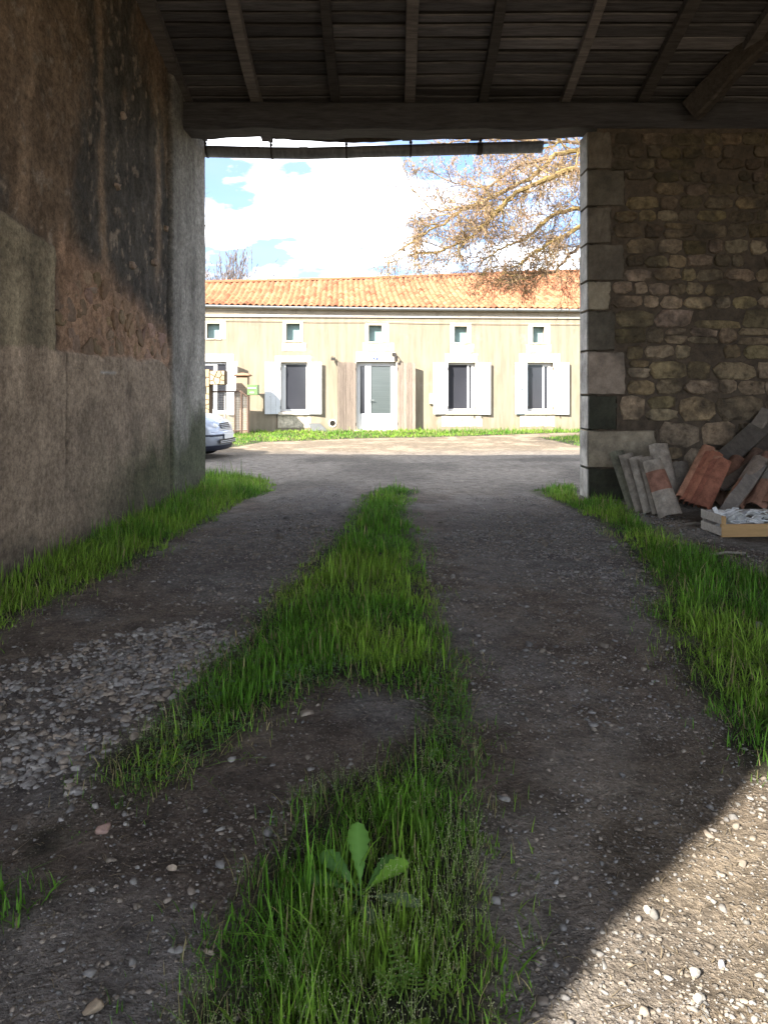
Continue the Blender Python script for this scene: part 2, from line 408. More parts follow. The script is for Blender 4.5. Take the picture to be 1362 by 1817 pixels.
cpan = np.array([0.26, 0.218, 0.148]) * (0.55 + 0.85 * vert)[..., None]
cstr = np.array([0.275, 0.26, 0.232]) * (0.45 + 1.0 * fbm(S * 3, Z * 0.8, 151, 4))[..., None]
cc = cc * (1 - m_pan[..., None]) + cpan * m_pan[..., None]
cc = cc * (1 - m_low[..., None]) + clow * m_low[..., None]
cc = cc * (1 - m_strip[..., None]) + cstr * m_strip[..., None]
moss = sst(1.15, 0.35, Z + 1.1 * (fbm(S * 3.2, Z * 1.2, 157, 4) - 0.5) - 0.40 * sst(8.4, 11, S)) * sst(6.8, 9.0, S + 1.5 * wob)
foot_dk = sst(0.42, 0.0, Z + 0.5 * (fbm(S * 2, Z * 1.5, 163, 4) - 0.5)) * 0.6  # darker brown towards the foot of the wall
cc = cc * (1 - 0.88 * moss[..., None]) + np.array([0.048, 0.056, 0.026]) * 0.88 * moss[..., None]
cc = cc * (1 - foot_dk[..., None]) + np.array([0.075, 0.066, 0.052]) * foot_dk[..., None]
crk = np.exp(-((S - 6.86 + 0.25 * wob + wob2) / 0.014) ** 2) * sst(0.25, 0.6, Z) * sst(1.85, 1.75, Z)
crk += np.exp(-((S - 8.75 + 0.3 * wob + wob2) / 0.011) ** 2) * sst(1.45, 1.6, Z) * sst(1.83, 1.76, Z) + np.exp(-((S - 8.1 + 0.3 * wob + wob2) / 0.011) ** 2) * sst(1.5, 1.6, Z) * sst(1.83, 1.76, Z)
crk += 0.7 * np.exp(-((S - 9.74 + 0.4 * wob + wob2) / 0.018) ** 2)
crk = np.clip(crk, 0, 1)
cc = cc * (1 - 0.65 * crk[..., None]) + np.array([0.03, 0.026, 0.022]) * 0.65 * crk[..., None]
scr = np.exp(-((Z - 1.615 - 0.004 * (S - 8)) / 0.006) ** 2) * sst(7.55, 7.6, S) * sst(8.0, 7.95, S)
cc = cc * (1 - 0.8 * scr[..., None]) + np.array([0.45, 0.43, 0.40]) * 0.8 * scr[..., None]
dsp = 0.030 * m_low + 0.034 * m_pan * (1 - m_low) + 0.006 * (fine - .5) + 0.05 * m_strip * (1 - 0.5 * m_low)
rough_up = (1 - np.maximum(np.maximum(m_low, m_pan), m_strip))
dsp = dsp + rough_up * (0.05 * (fbm(S * 5, Z * 5, 167, 4) - .5) + m_rub * .055 * (fbm(S * 8, Z * 11, 181, 3) - .5) + 0.018 * (gr - .5) + 0.008 * scab) + 0.02 * (fbm(S * .8, Z * .8, 173) - .5)
dsp = dsp - 0.02 * crk
X = wallx(S) + dsp
Zc = np.minimum(Z, roofz(S) + 0.06)
k = N('plaster'); p = k.pos()
g1 = k.noise(p, 18, 6, 0.65); g2 = k.noise(p, 90, 3, 0.6)
st = k.noise(k.pos((3.5, 3.5, 0.7)), 1.5, 7, 0.66, .6)
c = k.mix(1.0, k.attr(), k.ramp(g1, [(0.28, 0.52), (0.72, 1.46)]), 'MULTIPLY'); c = k.mix(1.0, c, k.ramp(k.noise(p, 60, 5, .7), [(.3, .70), (.7, 1.3)]), 'MULTIPLY')
pit = k.math('MULTIPLY', k.ramp(k.voro(p, 26), [(.10, 1.0), (.20, 0.0)]), k.ramp(k.voro(p, 26, out='Color'), [(.72, 0.0), (.76, 1.0)]))
c = k.mix(k.math('MULTIPLY', pit, .6), c, (.035, .03, .025, 1))
scr_ = k.math('MULTIPLY', k.ramp(k.voro(k.pos((1, 14, 3.2)), 1.6), [(.06, 1.0), (.12, 0.0)]), k.ramp(k.voro(k.pos((1, 14, 3.2)), 1.6, out='Color'), [(.70, 0.0), (.72, 1.0)]))
c = k.mix(k.math('MULTIPLY', scr_, .45), c, (.42, .37, .30, 1))
c = k.mix(1.0, c, k.ramp(st, [(0.3, 0.88), (0.7, 1.12)]), 'MULTIPLY'); c = k.mix(1.0, c, k.ramp(k.noise(p, 2.2, 7, .66, .5), [(0.3, 0.66), (0.7, 1.32)]), 'MULTIPLY')
k.bump(k.math('SUBTRACT', k.math('ADD', g1, k.math('MULTIPLY', g2, 0.4)), pit), 0.8, 0.014)
plaster = k.done(c, 0.93, 0.18)
ny, nx = S.shape; idx = np.arange(ny * nx).reshape(ny, nx)
wf = np.stack([idx[:-1, :-1], idx[:-1, 1:], idx[1:, 1:], idx[1:, :-1]], -1).reshape(-1, 4)
# jamb return at the gate end
Vw = np.stack([X, S, Zc], -1).reshape(-1, 3); Cw = cc.reshape(-1, 3)
jv = Vw[idx[:, -1]].copy(); jb = jv.copy(); jb[:, 0] -= 0.75
n0 = len(Vw); Vw = np.concatenate([Vw, jv, jb]); Cw = np.concatenate([Cw, Cw[idx[:, -1]], Cw[idx[:, -1]]])
a = n0 + np.arange(ny - 1); b_ = n0 + ny + np.arange(ny - 1)
jf = np.stack([a, b_, b_ + 1, a + 1], -1)
sv = np_mesh('side_wall', Vw, [wf, jf], plaster, barn, Cw, None, True)
# masonry body behind the plaster
stone_dull = vary('dull_masonry', (0.22, 0.19, 0.15), 0.95, 0.15, 0.4, 3, 0.5, 14, bdist=0.03)
m = MB(); ya, yb = BARN_Y0 + 0.01, BARN_Y1 - 0.02
vs = []
for x_off in (-0.09, -0.74):
    for y in (ya, RIDGE_Y, yb):
        for z in (-0.3, float(roofz(y)) + 0.03): vs.append((wallx(y) + x_off, y, z))
m.add(vs, [(0, 1, 3, 2), (2, 3, 5, 4), (6, 8, 9, 7), (8, 10, 11, 9), (0, 6, 7, 1), (4, 5, 11, 10), (1, 7, 9, 3), (3, 9, 11, 5)])
m.build('wall_core', stone_dull, barn)
# patches of bared rubble: single stones standing out of the failed plaster
k = N('bared_stone'); p = k.pos()
g1 = k.noise(p, 22, 6, 0.65); c = k.mix(1.0, k.attr(), k.ramp(g1, [(0.3, 0.65), (0.7, 1.35)]), 'MULTIPLY')
k.bump(g1, 0.7, 0.02); bared = k.done(c, 0.95, 0.15)
def pebble_stone(n=9, w=0.2, h=0.12, t=0.05, jit=0.16, col=(1, 1, 1), rnd=random, sq=2.6):
    """a rough stone face in the local x-z plane standing out towards -y"""
    pts = []
    for i in range(n):
        a = 2 * math.pi * (i + rnd.uniform(-.25, .25)) / n; ca, sa = math.cos(a), math.sin(a)
        r = (abs(ca) ** sq + abs(sa) ** sq) ** (-1 / sq) * rnd.uniform(1 - jit, 1)
        pts.append((ca * r * w / 2, sa * r * h / 2))
    rings = [[(x, 0.03, z) for x, z in pts], [(x, -t * rnd.uniform(.35, .7), z) for x, z in pts], [(x * 0.88 + rnd.uniform(-.05, .05) * w, -t * rnd.uniform(.65, 1.35), z * 0.85 + rnd.uniform(-.04, .04) * h) for x, z in pts]]
    mb = MB(); mb.loft(rings, cap=False, c=col)
    k0 = len(mb.v); mb.add([(rnd.uniform(-.1, .1) * w, -t * rnd.uniform(.95, 1.2), rnd.uniform(-.1, .1) * h)], [], col)
    for i in range(n): mb.f.append((2 * n + i, 2 * n + (i + 1) % n, k0))
    return mb
rs = random.Random(21); pts = []
for _ in range(3000):
    y = rs.uniform(6.78, 9.70); z = rs.uniform(1.83, 2.85)
    if z > 2.66 - 0.24 * (y - 6.7) + rs.uniform(-.16, .10): continue
    if all(((y - a_) / 1.35) ** 2 + (z - c_) ** 2 > r_ * r_ for a_, c_, r_ in pts): pts.append((y, z, rs.uniform(.075, .17)))
for i, (y, z, r_) in enumerate(pts):
    if rs.random() < .30: continue
    poly = [(y - .16, z - .11), (y + .16, z - .11), (y + .16, z + .11), (y - .16, z + .11)]
    for j, o in enumerate(pts):
        if j == i or abs(o[0] - y) > .5 or abs(o[1] - z) > .4: continue
        mx_, mz_ = (y + o[0]) / 2, (z + o[1]) / 2; nx_, nz_ = o[0] - y, o[1] - z; L_ = math.hypot(nx_, nz_); out = []
        dd = lambda p_: (p_[0] - mx_) * nx_ / L_ + (p_[1] - mz_) * nz_ / L_ + .010
        for a_, b2 in zip(poly, poly[1:] + poly[:1]):
            da, db = dd(a_), dd(b2)
            if da <= 0: out.append(a_)
            if (da < 0) != (db < 0) and abs(da - db) > 1e-9: t = da / (da - db); out.append((a_[0] + (b2[0] - a_[0]) * t, a_[1] + (b2[1] - a_[1]) * t))
        poly = out
        if len(poly) < 3: break
    if len(poly) < 3: continue
    cut = []                                            # round the corners off
    for a_, b2 in zip(poly, poly[1:] + poly[:1]):
        f1_, f2_ = rs.uniform(.2, .34), rs.uniform(.66, .8); cut += [(a_[0] + (b2[0] - a_[0]) * f1_, a_[1] + (b2[1] - a_[1]) * f1_), (a_[0] + (b2[0] - a_[0]) * f2_, a_[1] + (b2[1] - a_[1]) * f2_)]
    v = rs.uniform(.75, 1.1) * (1.2 if rs.random() < .2 else 1); co = (0.285 * v, 0.195 * v * rs.uniform(.95, 1.08), 0.132 * v * rs.uniform(.9, 1.15)); t_ = rs.uniform(.000, .016)
    xb = wallx(y) - .020
    MB().loft([[(xb, a_, c_) for a_, c_ in cut], [(xb + t_ + .014 + rs.uniform(-.004, .004), a_, c_) for a_, c_ in cut], [(xb + t_ * 1.2 + .022 + rs.uniform(-.006, .006), y + (a_ - y) * .78 + rs.uniform(-.01, .01), z + (c_ - z) * .75 + rs.uniform(-.01, .01)) for a_, c_ in cut]], c=co).build('stone', bared, sv)
for (px, py) in [(292, 405), (272, 465), (163, 515), (232, 470), (205, 330), (215, 205)]:
    y = -2.6 / ((px - 681) / F) if False else None
    a = (px - 681) / F; y = (-2.9 - 5.82 * 0.0436) / (a - 0.0436); z = EYE + (HZ - py) * y / F
    mb = pebble_stone(8, rs.uniform(.1, .16), rs.uniform(.08, .12), .03, .3, (0.33, 0.25, 0.19), rs, 2.0)
    mb.xf(Matrix.Translation((wallx(y) + 0.012, y, z)) @ Matrix.Rotation(R(90), 4, 'Z'))
    mb.build('stone', bared, sv)

# --- the gate wall: dressed quoins at the opening, coursed rubble beyond
GY0 = 10.10
k = N('mortar'); p = k.pos()
g1 = k.noise(p, 9, 7, 0.65); g2 = k.noise(p, 55, 4, 0.6)
c = k.ramp(g1, [(0.3, (0.062, 0.048, 0.036)), (0.7, (0.155, 0.120, 0.086))])
k.bump(k.math('ADD', g1, k.math('MULTIPLY', g2, .5)), 0.8, 0.03); mortar = k.done(c, 0.97, 0.1)
XE = 9.6
mx = np.arange(2.80, XE, 0.06); mz = np.arange(-0.1, 4.90, 0.06)
MX, MZ = np.meshgrid(mx, mz)
MY = GY0 + 0.026 + 0.035 * (fbm(MX * 6, MZ * 6, 211, 4) - .5) * 2
ny, nx = MX.shape; idx = np.arange(ny * nx).reshape(ny, nx)
mf = np.stack([idx[:-1, :-1], idx[:-1, 1:], idx[1:, 1:], idx[1:, :-1]], -1).reshape(-1, 4)
gw = np_mesh('gate_wall', np.stack([MX, MY, MZ], -1).reshape(-1, 3), mf, mortar, barn, None, None, True)
MB().box(2.76, XE, GY0 + 0.09, GY0 + 0.36, -0.3, 4.86).build('wall_core', stone_dull, barn)
k = N('rubble_stone'); p = k.pos()
g1 = k.noise(p, 10, 7, 0.68); g2 = k.noise(p, 60, 4, 0.65); g3 = k.noise(p, 2.0, 4, 0.6)
c = k.mix(1.0, k.attr(), k.ramp(g1, [(0.30, 0.36), (0.5, 0.95), (0.70, 1.50)]), 'MULTIPLY')
c = k.mix(k.ramp(g3, [(0.46, 0.0), (0.64, 0.85)]), c, (0.070, 0.058, 0.043, 1))
k.bump(k.math('ADD', g1, k.math('MULTIPLY', g2, .35)), 1.0, 0.05); rubble = k.done(c, 0.94, 0.18)
QZ = [-0.15, 0.41, 0.91, 1.37, 1.95, 2.48, 2.87, 3.36, 3.85, 4.34, 4.845]
QW = [3.19, 3.56, 3.05, 3.165, 3.02, 2.965, 3.14, 2.98, 3.16, 2.98]
QP = [0, 1, 0, 1, 0, 1, 0, 0, 0, 0]      # which faces are clean pale stone, which are blackened by algae
k = N('dressed_stone'); p = k.pos()
g1 = k.noise(p, 5, 8, 0.68); g2 = k.noise(p, 50, 4, 0.6)
c = k.mix(1.0, k.attr(), k.ramp(g1, [(0.28, 0.52), (0.5, 0.95), (0.72, 1.40)]), 'MULTIPLY'); c = k.mix(k.ramp(k.noise(p, 2.3, 5, .65), [(.50, 0.0), (.68, .55)]), c, (.075, .066, .05, 1)); c = k.mix(1.0, c, k.ramp(g2, [(0.3, 0.9), (0.7, 1.1)]), 'MULTIPLY')
k.bump(k.math('ADD', g1, k.math('MULTIPLY', g2, .4)), 0.35, 0.012); dressed = k.done(c, 0.9, 0.2)
qr = random.Random(5)
for i in range(10):
    z0, z1, x1 = QZ[i] + .004, QZ[i + 1] - .005, QW[i]
    jx = 2.670 + qr.uniform(-.008, .008); yf = GY0 + qr.uniform(-.012, .006); yb = 10.47
    pale_c = (0.335 * qr.uniform(.9, 1.1), 0.28 * qr.uniform(.92, 1.08), 0.215)
    front = pale_c if QP[i] else [(0.060, 0.060, 0.042), (0.165, 0.138, 0.105), (0.135, 0.116, 0.088)][0 if i in (0, 2) else qr.choice((1, 2))]
    side = (0.47, 0.445, 0.41)
    m = MB(); b = 0.013; nsx, nsz = 9, 7
    # front face with uneven outer edge
    fr = []
    for b_i in range(nsz + 1):
        for a_i in range(nsx + 1):
            u = a_i / nsx; v = b_i / nsz
            xx = jx + b + (x1 - jx - b) * u + (qr.uniform(-.022, .012) if a_i == nsx else (qr.uniform(0, .010) if a_i == 0 else 0))
            zz_ = z0 + b + (z1 - z0 - 2 * b) * v
            fr.append((xx, yf + qr.uniform(-.005, .005) + (.008 * qr.random() if b_i in (0, nsz) else 0), zz_ + (qr.uniform(-.006, .006) if b_i in (0, nsz) else 0)))
    m.add(fr, [(r * (nsx + 1) + q, r * (nsx + 1) + q + 1, (r + 1) * (nsx + 1) + q + 1, (r + 1) * (nsx + 1) + q) for r in range(nsz) for q in range(nsx)], front)
    m.add([(jx, yf + b, z0 + b), (jx, yb, z0 + b), (jx, yb, z1 - b), (jx, yf + b, z1 - b)], [(0, 3, 2, 1)], side)
    e = tuple((np.array(front) * .5 + np.array(side) * .5))
    m.add([(jx, yf + b, z0 + b), (jx, yf + b, z1 - b), (jx + b, yf, z1 - b), (jx + b, yf, z0 + b)], [(0, 1, 2, 3)], e)
    m.add([(jx + b, yf, z1 - b), (x1, yf, z1 - b), (x1, yf + .05, z1), (jx + b * 1.5, yf + .05, z1), (jx, yf + b, z1 - b), (jx, yb, z1 - b), (jx + b * 1.5, yb, z1)], [(0, 1, 2, 3), (4, 0, 3), (4, 3, 6, 5)], front)
    m.add([(jx + b, yf, z0 + b), (x1, yf, z0 + b), (x1, yf + .05, z0), (jx + b * 1.5, yf + .05, z0), (jx, yf + b, z0 + b), (jx, yb, z0 + b), (jx + b * 1.5, yb, z0)], [(0, 3, 2, 1), (4, 3, 0), (4, 5, 6, 3)], front)
    m.add([(x1, yf, z0 + b), (x1, yf, z1 - b), (x1, yf + .08, z1 - b), (x1, yf + .08, z0 + b)], [(0, 3, 2, 1)], front)
    q = m.build('quoin', dressed, gw)
# backs of the quoins (the yard side)
MB().box(2.672, 3.4, 10.471, 10.50, -0.2, 4.845, (0.36, 0.345, 0.32)).build('gate_reveal_back', dressed, barn)
sr = random.Random(77); z = 0.02; nst = 0
while z < 4.80:
    hc = sr.uniform(.24, .36) if z < 1.35 else (sr.uniform(.16, .26) if z < 2.9 else sr.uniform(.14, .20))
    hc = min(hc, 4.84 - z)
    if hc < .07: break
    qx = max(QW[i] for i in range(10) if QZ[i] < z + hc * .85 and QZ[i + 1] > z + hc * .15)
    x = qx + sr.uniform(.015, .05)
    while x < 6.3 and nst < 292:
        w = hc * sr.uniform(1.0, 2.4) if z < 1.35 else hc * sr.uniform(1.0, 2.6)
        w = max(.11, min(w, .62))
        parts = [(x + w / 2, z + hc / 2, w, hc)]
        if hc > .19 and sr.random() < .22:
            sp_ = sr.uniform(.4, .6); parts = [(x + w / 2, z + hc * sp_ / 2, w, hc * sp_), (x + w / 2, z + hc * (1 + sp_) / 2, w * .92, hc * (1 - sp_))]
        for (cx_, cz_, w_, h_) in parts:
            if sr.random() < .06: continue                  # a stone lost: a dark hole in the mortar
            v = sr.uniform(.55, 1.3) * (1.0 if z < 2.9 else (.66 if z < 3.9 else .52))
            if sr.random() < .18: v *= 1.25
            co = (0.365 * v, 0.280 * v * sr.uniform(.94, 1.05), 0.180 * v * sr.uniform(.85, 1.12))
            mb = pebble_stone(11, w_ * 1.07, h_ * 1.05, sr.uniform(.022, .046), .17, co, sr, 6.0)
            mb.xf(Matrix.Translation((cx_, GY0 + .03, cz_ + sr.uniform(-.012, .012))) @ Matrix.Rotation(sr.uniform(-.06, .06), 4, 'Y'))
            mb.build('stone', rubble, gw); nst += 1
        x += w + sr.uniform(.006, .03)
    z += hc + sr.uniform(.006, .02)

# --- unseen end wall and rear wall with entrance, added to control the light inside
m = MB(); 
for (y0, y1) in ((BARN_Y0, RIDGE_Y), (RIDGE_Y, 10.46)):
    za, zb = float(roofz(y0)) + .03, float(roofz(y1)) + .03
    m.add([(XE, y0, -.3), (XE, y1, -.3), (XE, y1, zb), (XE, y0, za), (XE + .5, y0, -.3), (XE + .5, y1, -.3), (XE + .5, y1, zb), (XE + .5, y0, za)], [(0, 3, 2, 1), (4, 5, 6, 7), (3, 7, 6, 2), (0, 4, 7, 3), (1, 2, 6, 5)])
m.build('unseen_end_wall', stone_dull, barn)
REAR_R = 8.6  # unseen rear opening widened for more fill light inside
m = MB(); m.box(REAR_R, XE + .5, BARN_Y0 - .45, BARN_Y0, -.3, 5.66); m.box(wallx(BARN_Y0) - .7, REAR_R, BARN_Y0 - .45, BARN_Y0, 5.52, 5.66)
m.build('unseen_rear_wall', stone_dull, barn)
MB().box(-12, wallx(BARN_Y1) - .742, 10.75, 11.1, -.3, 5.15).build('yard_wall', stone_dull, barn)
MB().box(-12, wallx(BARN_Y0) - .75, BARN_Y0, BARN_Y0 + .35, -.3, 5.6).build('yard_wall', stone_dull, barn)

# --- timber roof
k = N('old_board'); 
p = k.pos((1, 9, 9), True); g1 = k.noise(p, 2.2, 7, 0.65, 0.4); g2 = k.noise(k.pos((2, 30, 30), True), 3, 4, 0.6)
c = k.mix(1.0, k.attr(), k.ramp(g1, [(0.3, 0.62), (0.7, 1.4)]), 'MULTIPLY'); c = k.mix(1.0, c, k.ramp(g2, [(0.3, 0.8), (0.7, 1.2)]), 'MULTIPLY')
k.bump(g2, 0.4, 0.01); board_m = k.done(c, 0.85, 0.25)
br = random.Random(9)
roof = MB().box(-3.6, XE + .5, BARN_Y0 - .7, EAVE_Y, 0, 0.05)
roof = MB()
def slab(m, x0, x1, y0, y1, o0, o1, c=(1, 1, 1)):
    vs = [(x, y, float(roofz(y)) + o) for o in (o0, o1) for y in (y0, y1) for x in (x0, x1)]
    m.add(vs, [(0, 2, 3, 1), (4, 5, 7, 6), (0, 1, 5, 4), (2, 6, 7, 3), (0, 4, 6, 2), (1, 3, 7, 5)], c)
tile_m = vary('weathered_clay', (0.36, 0.17, 0.10), 0.9, 0.2, 0.4, 5, 0.4, 40)
slab(roof, -12, XE + .5, RIDGE_Y, EAVE_Y + .02, 0.075, 0.16); slab(roof, -12, XE + .5, BARN_Y0 - .45, RIDGE_Y, 0.075, 0.16)
rf = roof.build('roof_covering', tile_m, barn)
m = MB(); slab(m, -2.8, XE, RIDGE_Y, EAVE_Y - .01, .0735, .0745, (0.045, 0.042, 0.042)); m.build('dark_gap_sheet', board_m, barn)  # thin dark sheet added so the gaps between boards look shaded
RAFT = [(-2.72, .05), (-1.71, 0), (-.665, .01), (.335, 0), (1.34, -.02), (2.44, 0), (3.45, .03), (4.45, 0), (5.5, 0), (6.5, 0), (7.5, 0), (8.5, 0)]
y = EAVE_Y - 0.01; row = 0
while y > RIDGE_Y:
    hgt = br.uniform(.165, .235); y0 = y - hgt
    cuts = [-2.80] + sorted(br.sample([a for a, _ in RAFT[1:-1]], br.choice((2, 3, 3, 4)))) + [XE]
    for a, b in zip(cuts[:-1], cuts[1:]):
        n = 7; v = br.uniform(.55, 1.3); 
        if br.random() < .10: v *= 1.5
        co = (0.116 * v, 0.110 * v, 0.113 * v)
        ph = br.uniform(0, 9); sag = br.uniform(-.008, .012); dz0 = br.uniform(0.0, .020); w0 = br.uniform(.008, .026); vs = []
        for i in range(n + 1):
            t = i / n; xx = a + .004 + (b - a - .008) * t
            e0 = y0 + w0 + .010 * math.sin(ph + t * 5) ; e1 = y - .002 + .008 * math.sin(ph * 2 + t * 4)
            for (yy, o) in ((e0, .016 + dz0 + sag * math.sin(t * 3.1)), (e1, .052 + dz0 * .3), (e1, .072), (e0, .040 + dz0)):
                vs.append((xx, yy, float(roofz(yy)) + o))
        fs = []
        for i in range(n):
            for q in range(4): fs.append((i * 4 + q, i * 4 + (q + 1) % 4, i * 4 + 4 + (q + 1) % 4, i * 4 + 4 + q))
        fs += [(0, 3, 2, 1), (n * 4, n * 4 + 1, n * 4 + 2, n * 4 + 3)]
        MB().add(vs, fs, co).build('board', board_m, rf)
    y = y0; row += 1
m = MB(); slab(m, -2.8, XE, BARN_Y0 - .4, RIDGE_Y - .02, .045, .070, (0.15, 0.12, 0.1)); m.build('rear_boarding', board_m, barn)
for i, (x, dx) in enumerate(RAFT):
    w = br.uniform(.062, .085) if i != 0 else .10; h = br.uniform(.085, .115); n = 10; vs = []
    v = [.9, 1.5, .45, 1.25, .5, 1.45, .6, .9, .8, .9, .8, .9][i]; co = (0.128 * v, 0.116 * v, 0.110 * v)
    for j in range(n + 1):
        yy = RIDGE_Y + .03 + (EAVE_Y - .06 - RIDGE_Y - .03) * j / n; xx = x + dx * j / n + .012 * math.sin(j * 1.3 + i)
        zt = float(roofz(yy)) + .030
        vs += [(xx - w, yy, zt), (xx + w, yy, zt), (xx + w * .92, yy, zt - h), (xx - w * .92, yy, zt - h)]
    fs = [(j * 4 + q, j * 4 + (q + 1) % 4, j * 4 + 4 + (q + 1) % 4, j * 4 + 4 + q) for j in range(n) for q in range(4)] + [(0, 3, 2, 1), (n * 4, n * 4 + 1, n * 4 + 2, n * 4 + 3)]
    MB().add(vs, fs, co).build('rafter', board_m, barn)
# lintel and wall plate: one long hewn beam
def beam(pts, wy, hz, co, seed, n=28, name='beam', wav=.018):
    q = random.Random(seed); rings = []
    for i in range(n + 1):
        t = i / n * (len(pts) - 1); k0 = min(int(t), len(pts) - 2); p = pts[k0].lerp(pts[k0 + 1], t - k0)
        d = (pts[k0 + 1] - pts[k0]).normalized(); side = d.cross(Vector((0, 0, 1))).normalized(); up = side.cross(d)
        a, b2 = wy / 2 * q.uniform(.95, 1.04), hz / 2
        e = wav * math.sin(i * .9 + seed) + q.uniform(-wav, wav) * .4; r = .025
        rings.append([p + side * x + up * z for (x, z) in ((-a + r, -b2 + e), (a - r, -b2 + e), (a, -b2 + r + e), (a, b2 - r), (a - r, b2), (-a + r, b2), (-a, b2 - r), (-a, -b2 + r + e))])
    return MB().loft(rings, c=co).build(name, board_m, barn)
beam([Vector((-2.80, 10.40, 5.09)), Vector((0, 10.40, 5.075)), Vector((2.66, 10.40, 5.08)), Vector((9.55, 10.40, 5.07))], .42, .36, (0.064, 0.060, 0.060), 3, 40, 'lintel_beam', .02)
beam([P(1225, 196, 10.0), P(1290, 128, 9.62), P(1345, 72, 9.3), P(1425, 0, 8.9), P(1520, -95, 8.4)], .16, .31, (0.066, 0.056, 0.048), 4, 12, 'brace', .012)
# ragged eave board that closes the underside of the eaves
m = MB(); n = 44; vs = []; q = random.Random(6)
for i in range(n + 1):
    xx = -2.72 + 5.60 * i / n; px = 681 + xx * F / 11.17
    yb_ = np.interp(px, [350, 440, 480, 600, 640, 730, 840, 960, 1030], [233, 236, 245, 252, 252, 247, 246, 245, 241]) + q.uniform(-1.2, 1.2)
    zb_ = EYE + (HZ - yb_) * 11.17 / F
    for (yy, z_) in ((11.15, zb_), (11.19, zb_), (11.19, float(roofz(11.19)) + .05), (11.15, float(roofz(11.15)) + .03)): vs.append((xx, yy, z_))
fs = [(j * 4 + q_, j * 4 + (q_ + 1) % 4, j * 4 + 4 + (q_ + 1) % 4, j * 4 + 4 + q_) for j in range(n) for q_ in range(4)] + [(0, 3, 2, 1), (n * 4, n * 4 + 1, n * 4 + 2, n * 4 + 3)]
m.add(vs, fs, (0.13, 0.11, 0.095)).build('eave_board', board_m, barn)

# --- the barn's own sagging zinc gutter
zinc = vary('old_zinc', (0.20, 0.205, 0.21), 0.62, 0.4, 0.35, 5, 0.25, 30, metal=0.25, stretch=(4, 1, 1))
gut = MB(); gx = [358, 420, 483, 550, 615, 728, 850, 960]; gtop = [262, 263.5, 265, 265.5, 264, 260.5, 257, 254.5]
YG = 11.36; rr = 0.132; rings = []
for o in (0, -.010):
    pass
outer_r = []; 
for px, ty in zip(gx, gtop):
    x = (px - 681) * YG / F; zt = EYE + (HZ - ty) * YG / F
    ring = [(x, YG - (rr) * math.cos(a), zt - rr * math.sin(a) * 1.02) for a in np.linspace(0, math.pi, 9)]
    ring += [(x, YG + (rr - .007) * math.cos(a), zt - (rr - .007) * math.sin(a)) for a in np.linspace(0, math.pi, 9)]
    outer_r.append(ring)
gut.loft(outer_r)
x = (960 - 681) * YG / F; zt = EYE + (HZ - 254.5) * YG / F
gut.loft([[(x + o, YG - rr * math.cos(a), zt - rr * math.sin(a) * 1.02) for a in np.linspace(0, math.pi, 9)] for o in (0.001, .01)])
x = (540 - 681) * YG / F; zt = EYE + (HZ - 265.5) * YG / F
gut.loft([[(x + o, YG - (rr + .006) * math.cos(a), zt + .004 - (rr + .006) * math.sin(a) * 1.02) for a in np.linspace(0, math.pi, 9)] for o in (-.06, .06)], closed=False, cap=False)
gu = gut.build('gutter', zinc, barn, True)
iron = vary('rusty_iron', (0.045, 0.038, 0.034), 0.8, 0.3, 0.4, 20, 0.3, 60)
for px in (368, 483, 615, 728, 850, 988):
    ty = float(np.interp(px, gx, gtop)); x = (px - 681) * YG / F; zt = EYE + (HZ - ty) * YG / F
    m = MB(); r2 = rr + .008; wd = .018 if px < 800 else .055
    if px < 960:
        m.loft([[(x + sx * wd, YG - r2 * math.cos(a), zt - r2 * math.sin(a) * 1.02) for a in np.linspace(0, math.pi, 9)] for sx in (-.7, .7)], closed=False, cap=False)
        m.tube([(x, YG - r2, zt - .01), (x, YG - r2 - .01, zt + .05), (x, 11.21, zt + .11), (x, 11.17, zt + .19)], .012, 6)
        m.tube([(x, YG - r2 + .004, zt + .01), (x, YG - r2 + .004, zt + .04)], .024, 8)
    m.box(x - wd * 1.6, x + wd * 1.6, 11.191, 11.24, zt + .06 - (.02 if px > 960 else 0), zt + .22)
    m.build('gutter_bracket', iron, gu)
# ------------------------------------------------------------------ THE FARMHOUSE across the yard
HD, HS = 26.4, 0.06
HA = math.atan(HS)
house = thing('farmhouse', 'long low cream farmhouse with orange tiled roof and white shutters', 'house', (0, HD, 0), HA)
def hu(x):
    a = (x - 681) / F; return (a * HD / (1 - HS * a)) / math.cos(HA)
def hd(x):
    a = (x - 681) / F; return HD + HS * a * HD / (1 - HS * a)
def hz(x, y): return EYE + (HZ - y) * hd(x) / F
def hrect(x0, x1, y0, y1):           # photo rectangle on the facade -> u0,u1,z0,z1
    xm = (x0 + x1) / 2; return hu(x0), hu(x1), hz(xm, y1), hz(xm, y0)
U0, U1 = hu(360) - 2.6, hu(1030) + 3.4
k = N('lime_render'); p = k.pos((1, 1, 1), True)
g1 = k.noise(p, 0.8, 6, 0.6); g2 = k.noise(k.pos((3, 3, 0.35), True), 2, 6, 0.6); g3 = k.noise(p, 40, 3)
c = k.mix(k.ramp(g1, [(0.35, 0), (0.65, 1)]), (0.282, 0.247, 0.180, 1), (0.290, 0.238, 0.180, 1))
c = k.mix(1.0, c, k.ramp(g2, [(0.3, 0.72), (0.7, 1.10)]), 'MULTIPLY'); c = k.mix(k.ramp(k.noise(p, 1.7, 7, .7), [(.58, 0), (.72, .5)]), c, (.40, .36, .29, 1))
sepz = k.n('ShaderNodeSeparateXYZ'); k.l(p, sepz.inputs[0])
low = k.ramp(k.math('ADD', sepz.outputs[2], k.math('MULTIPLY', g2, 0.7)), [(0.35, 1.0), (0.75, 0.0)])
c = k.mix(k.math('MULTIPLY', low, 0.6), c, (0.20, 0.18, 0.125, 1))
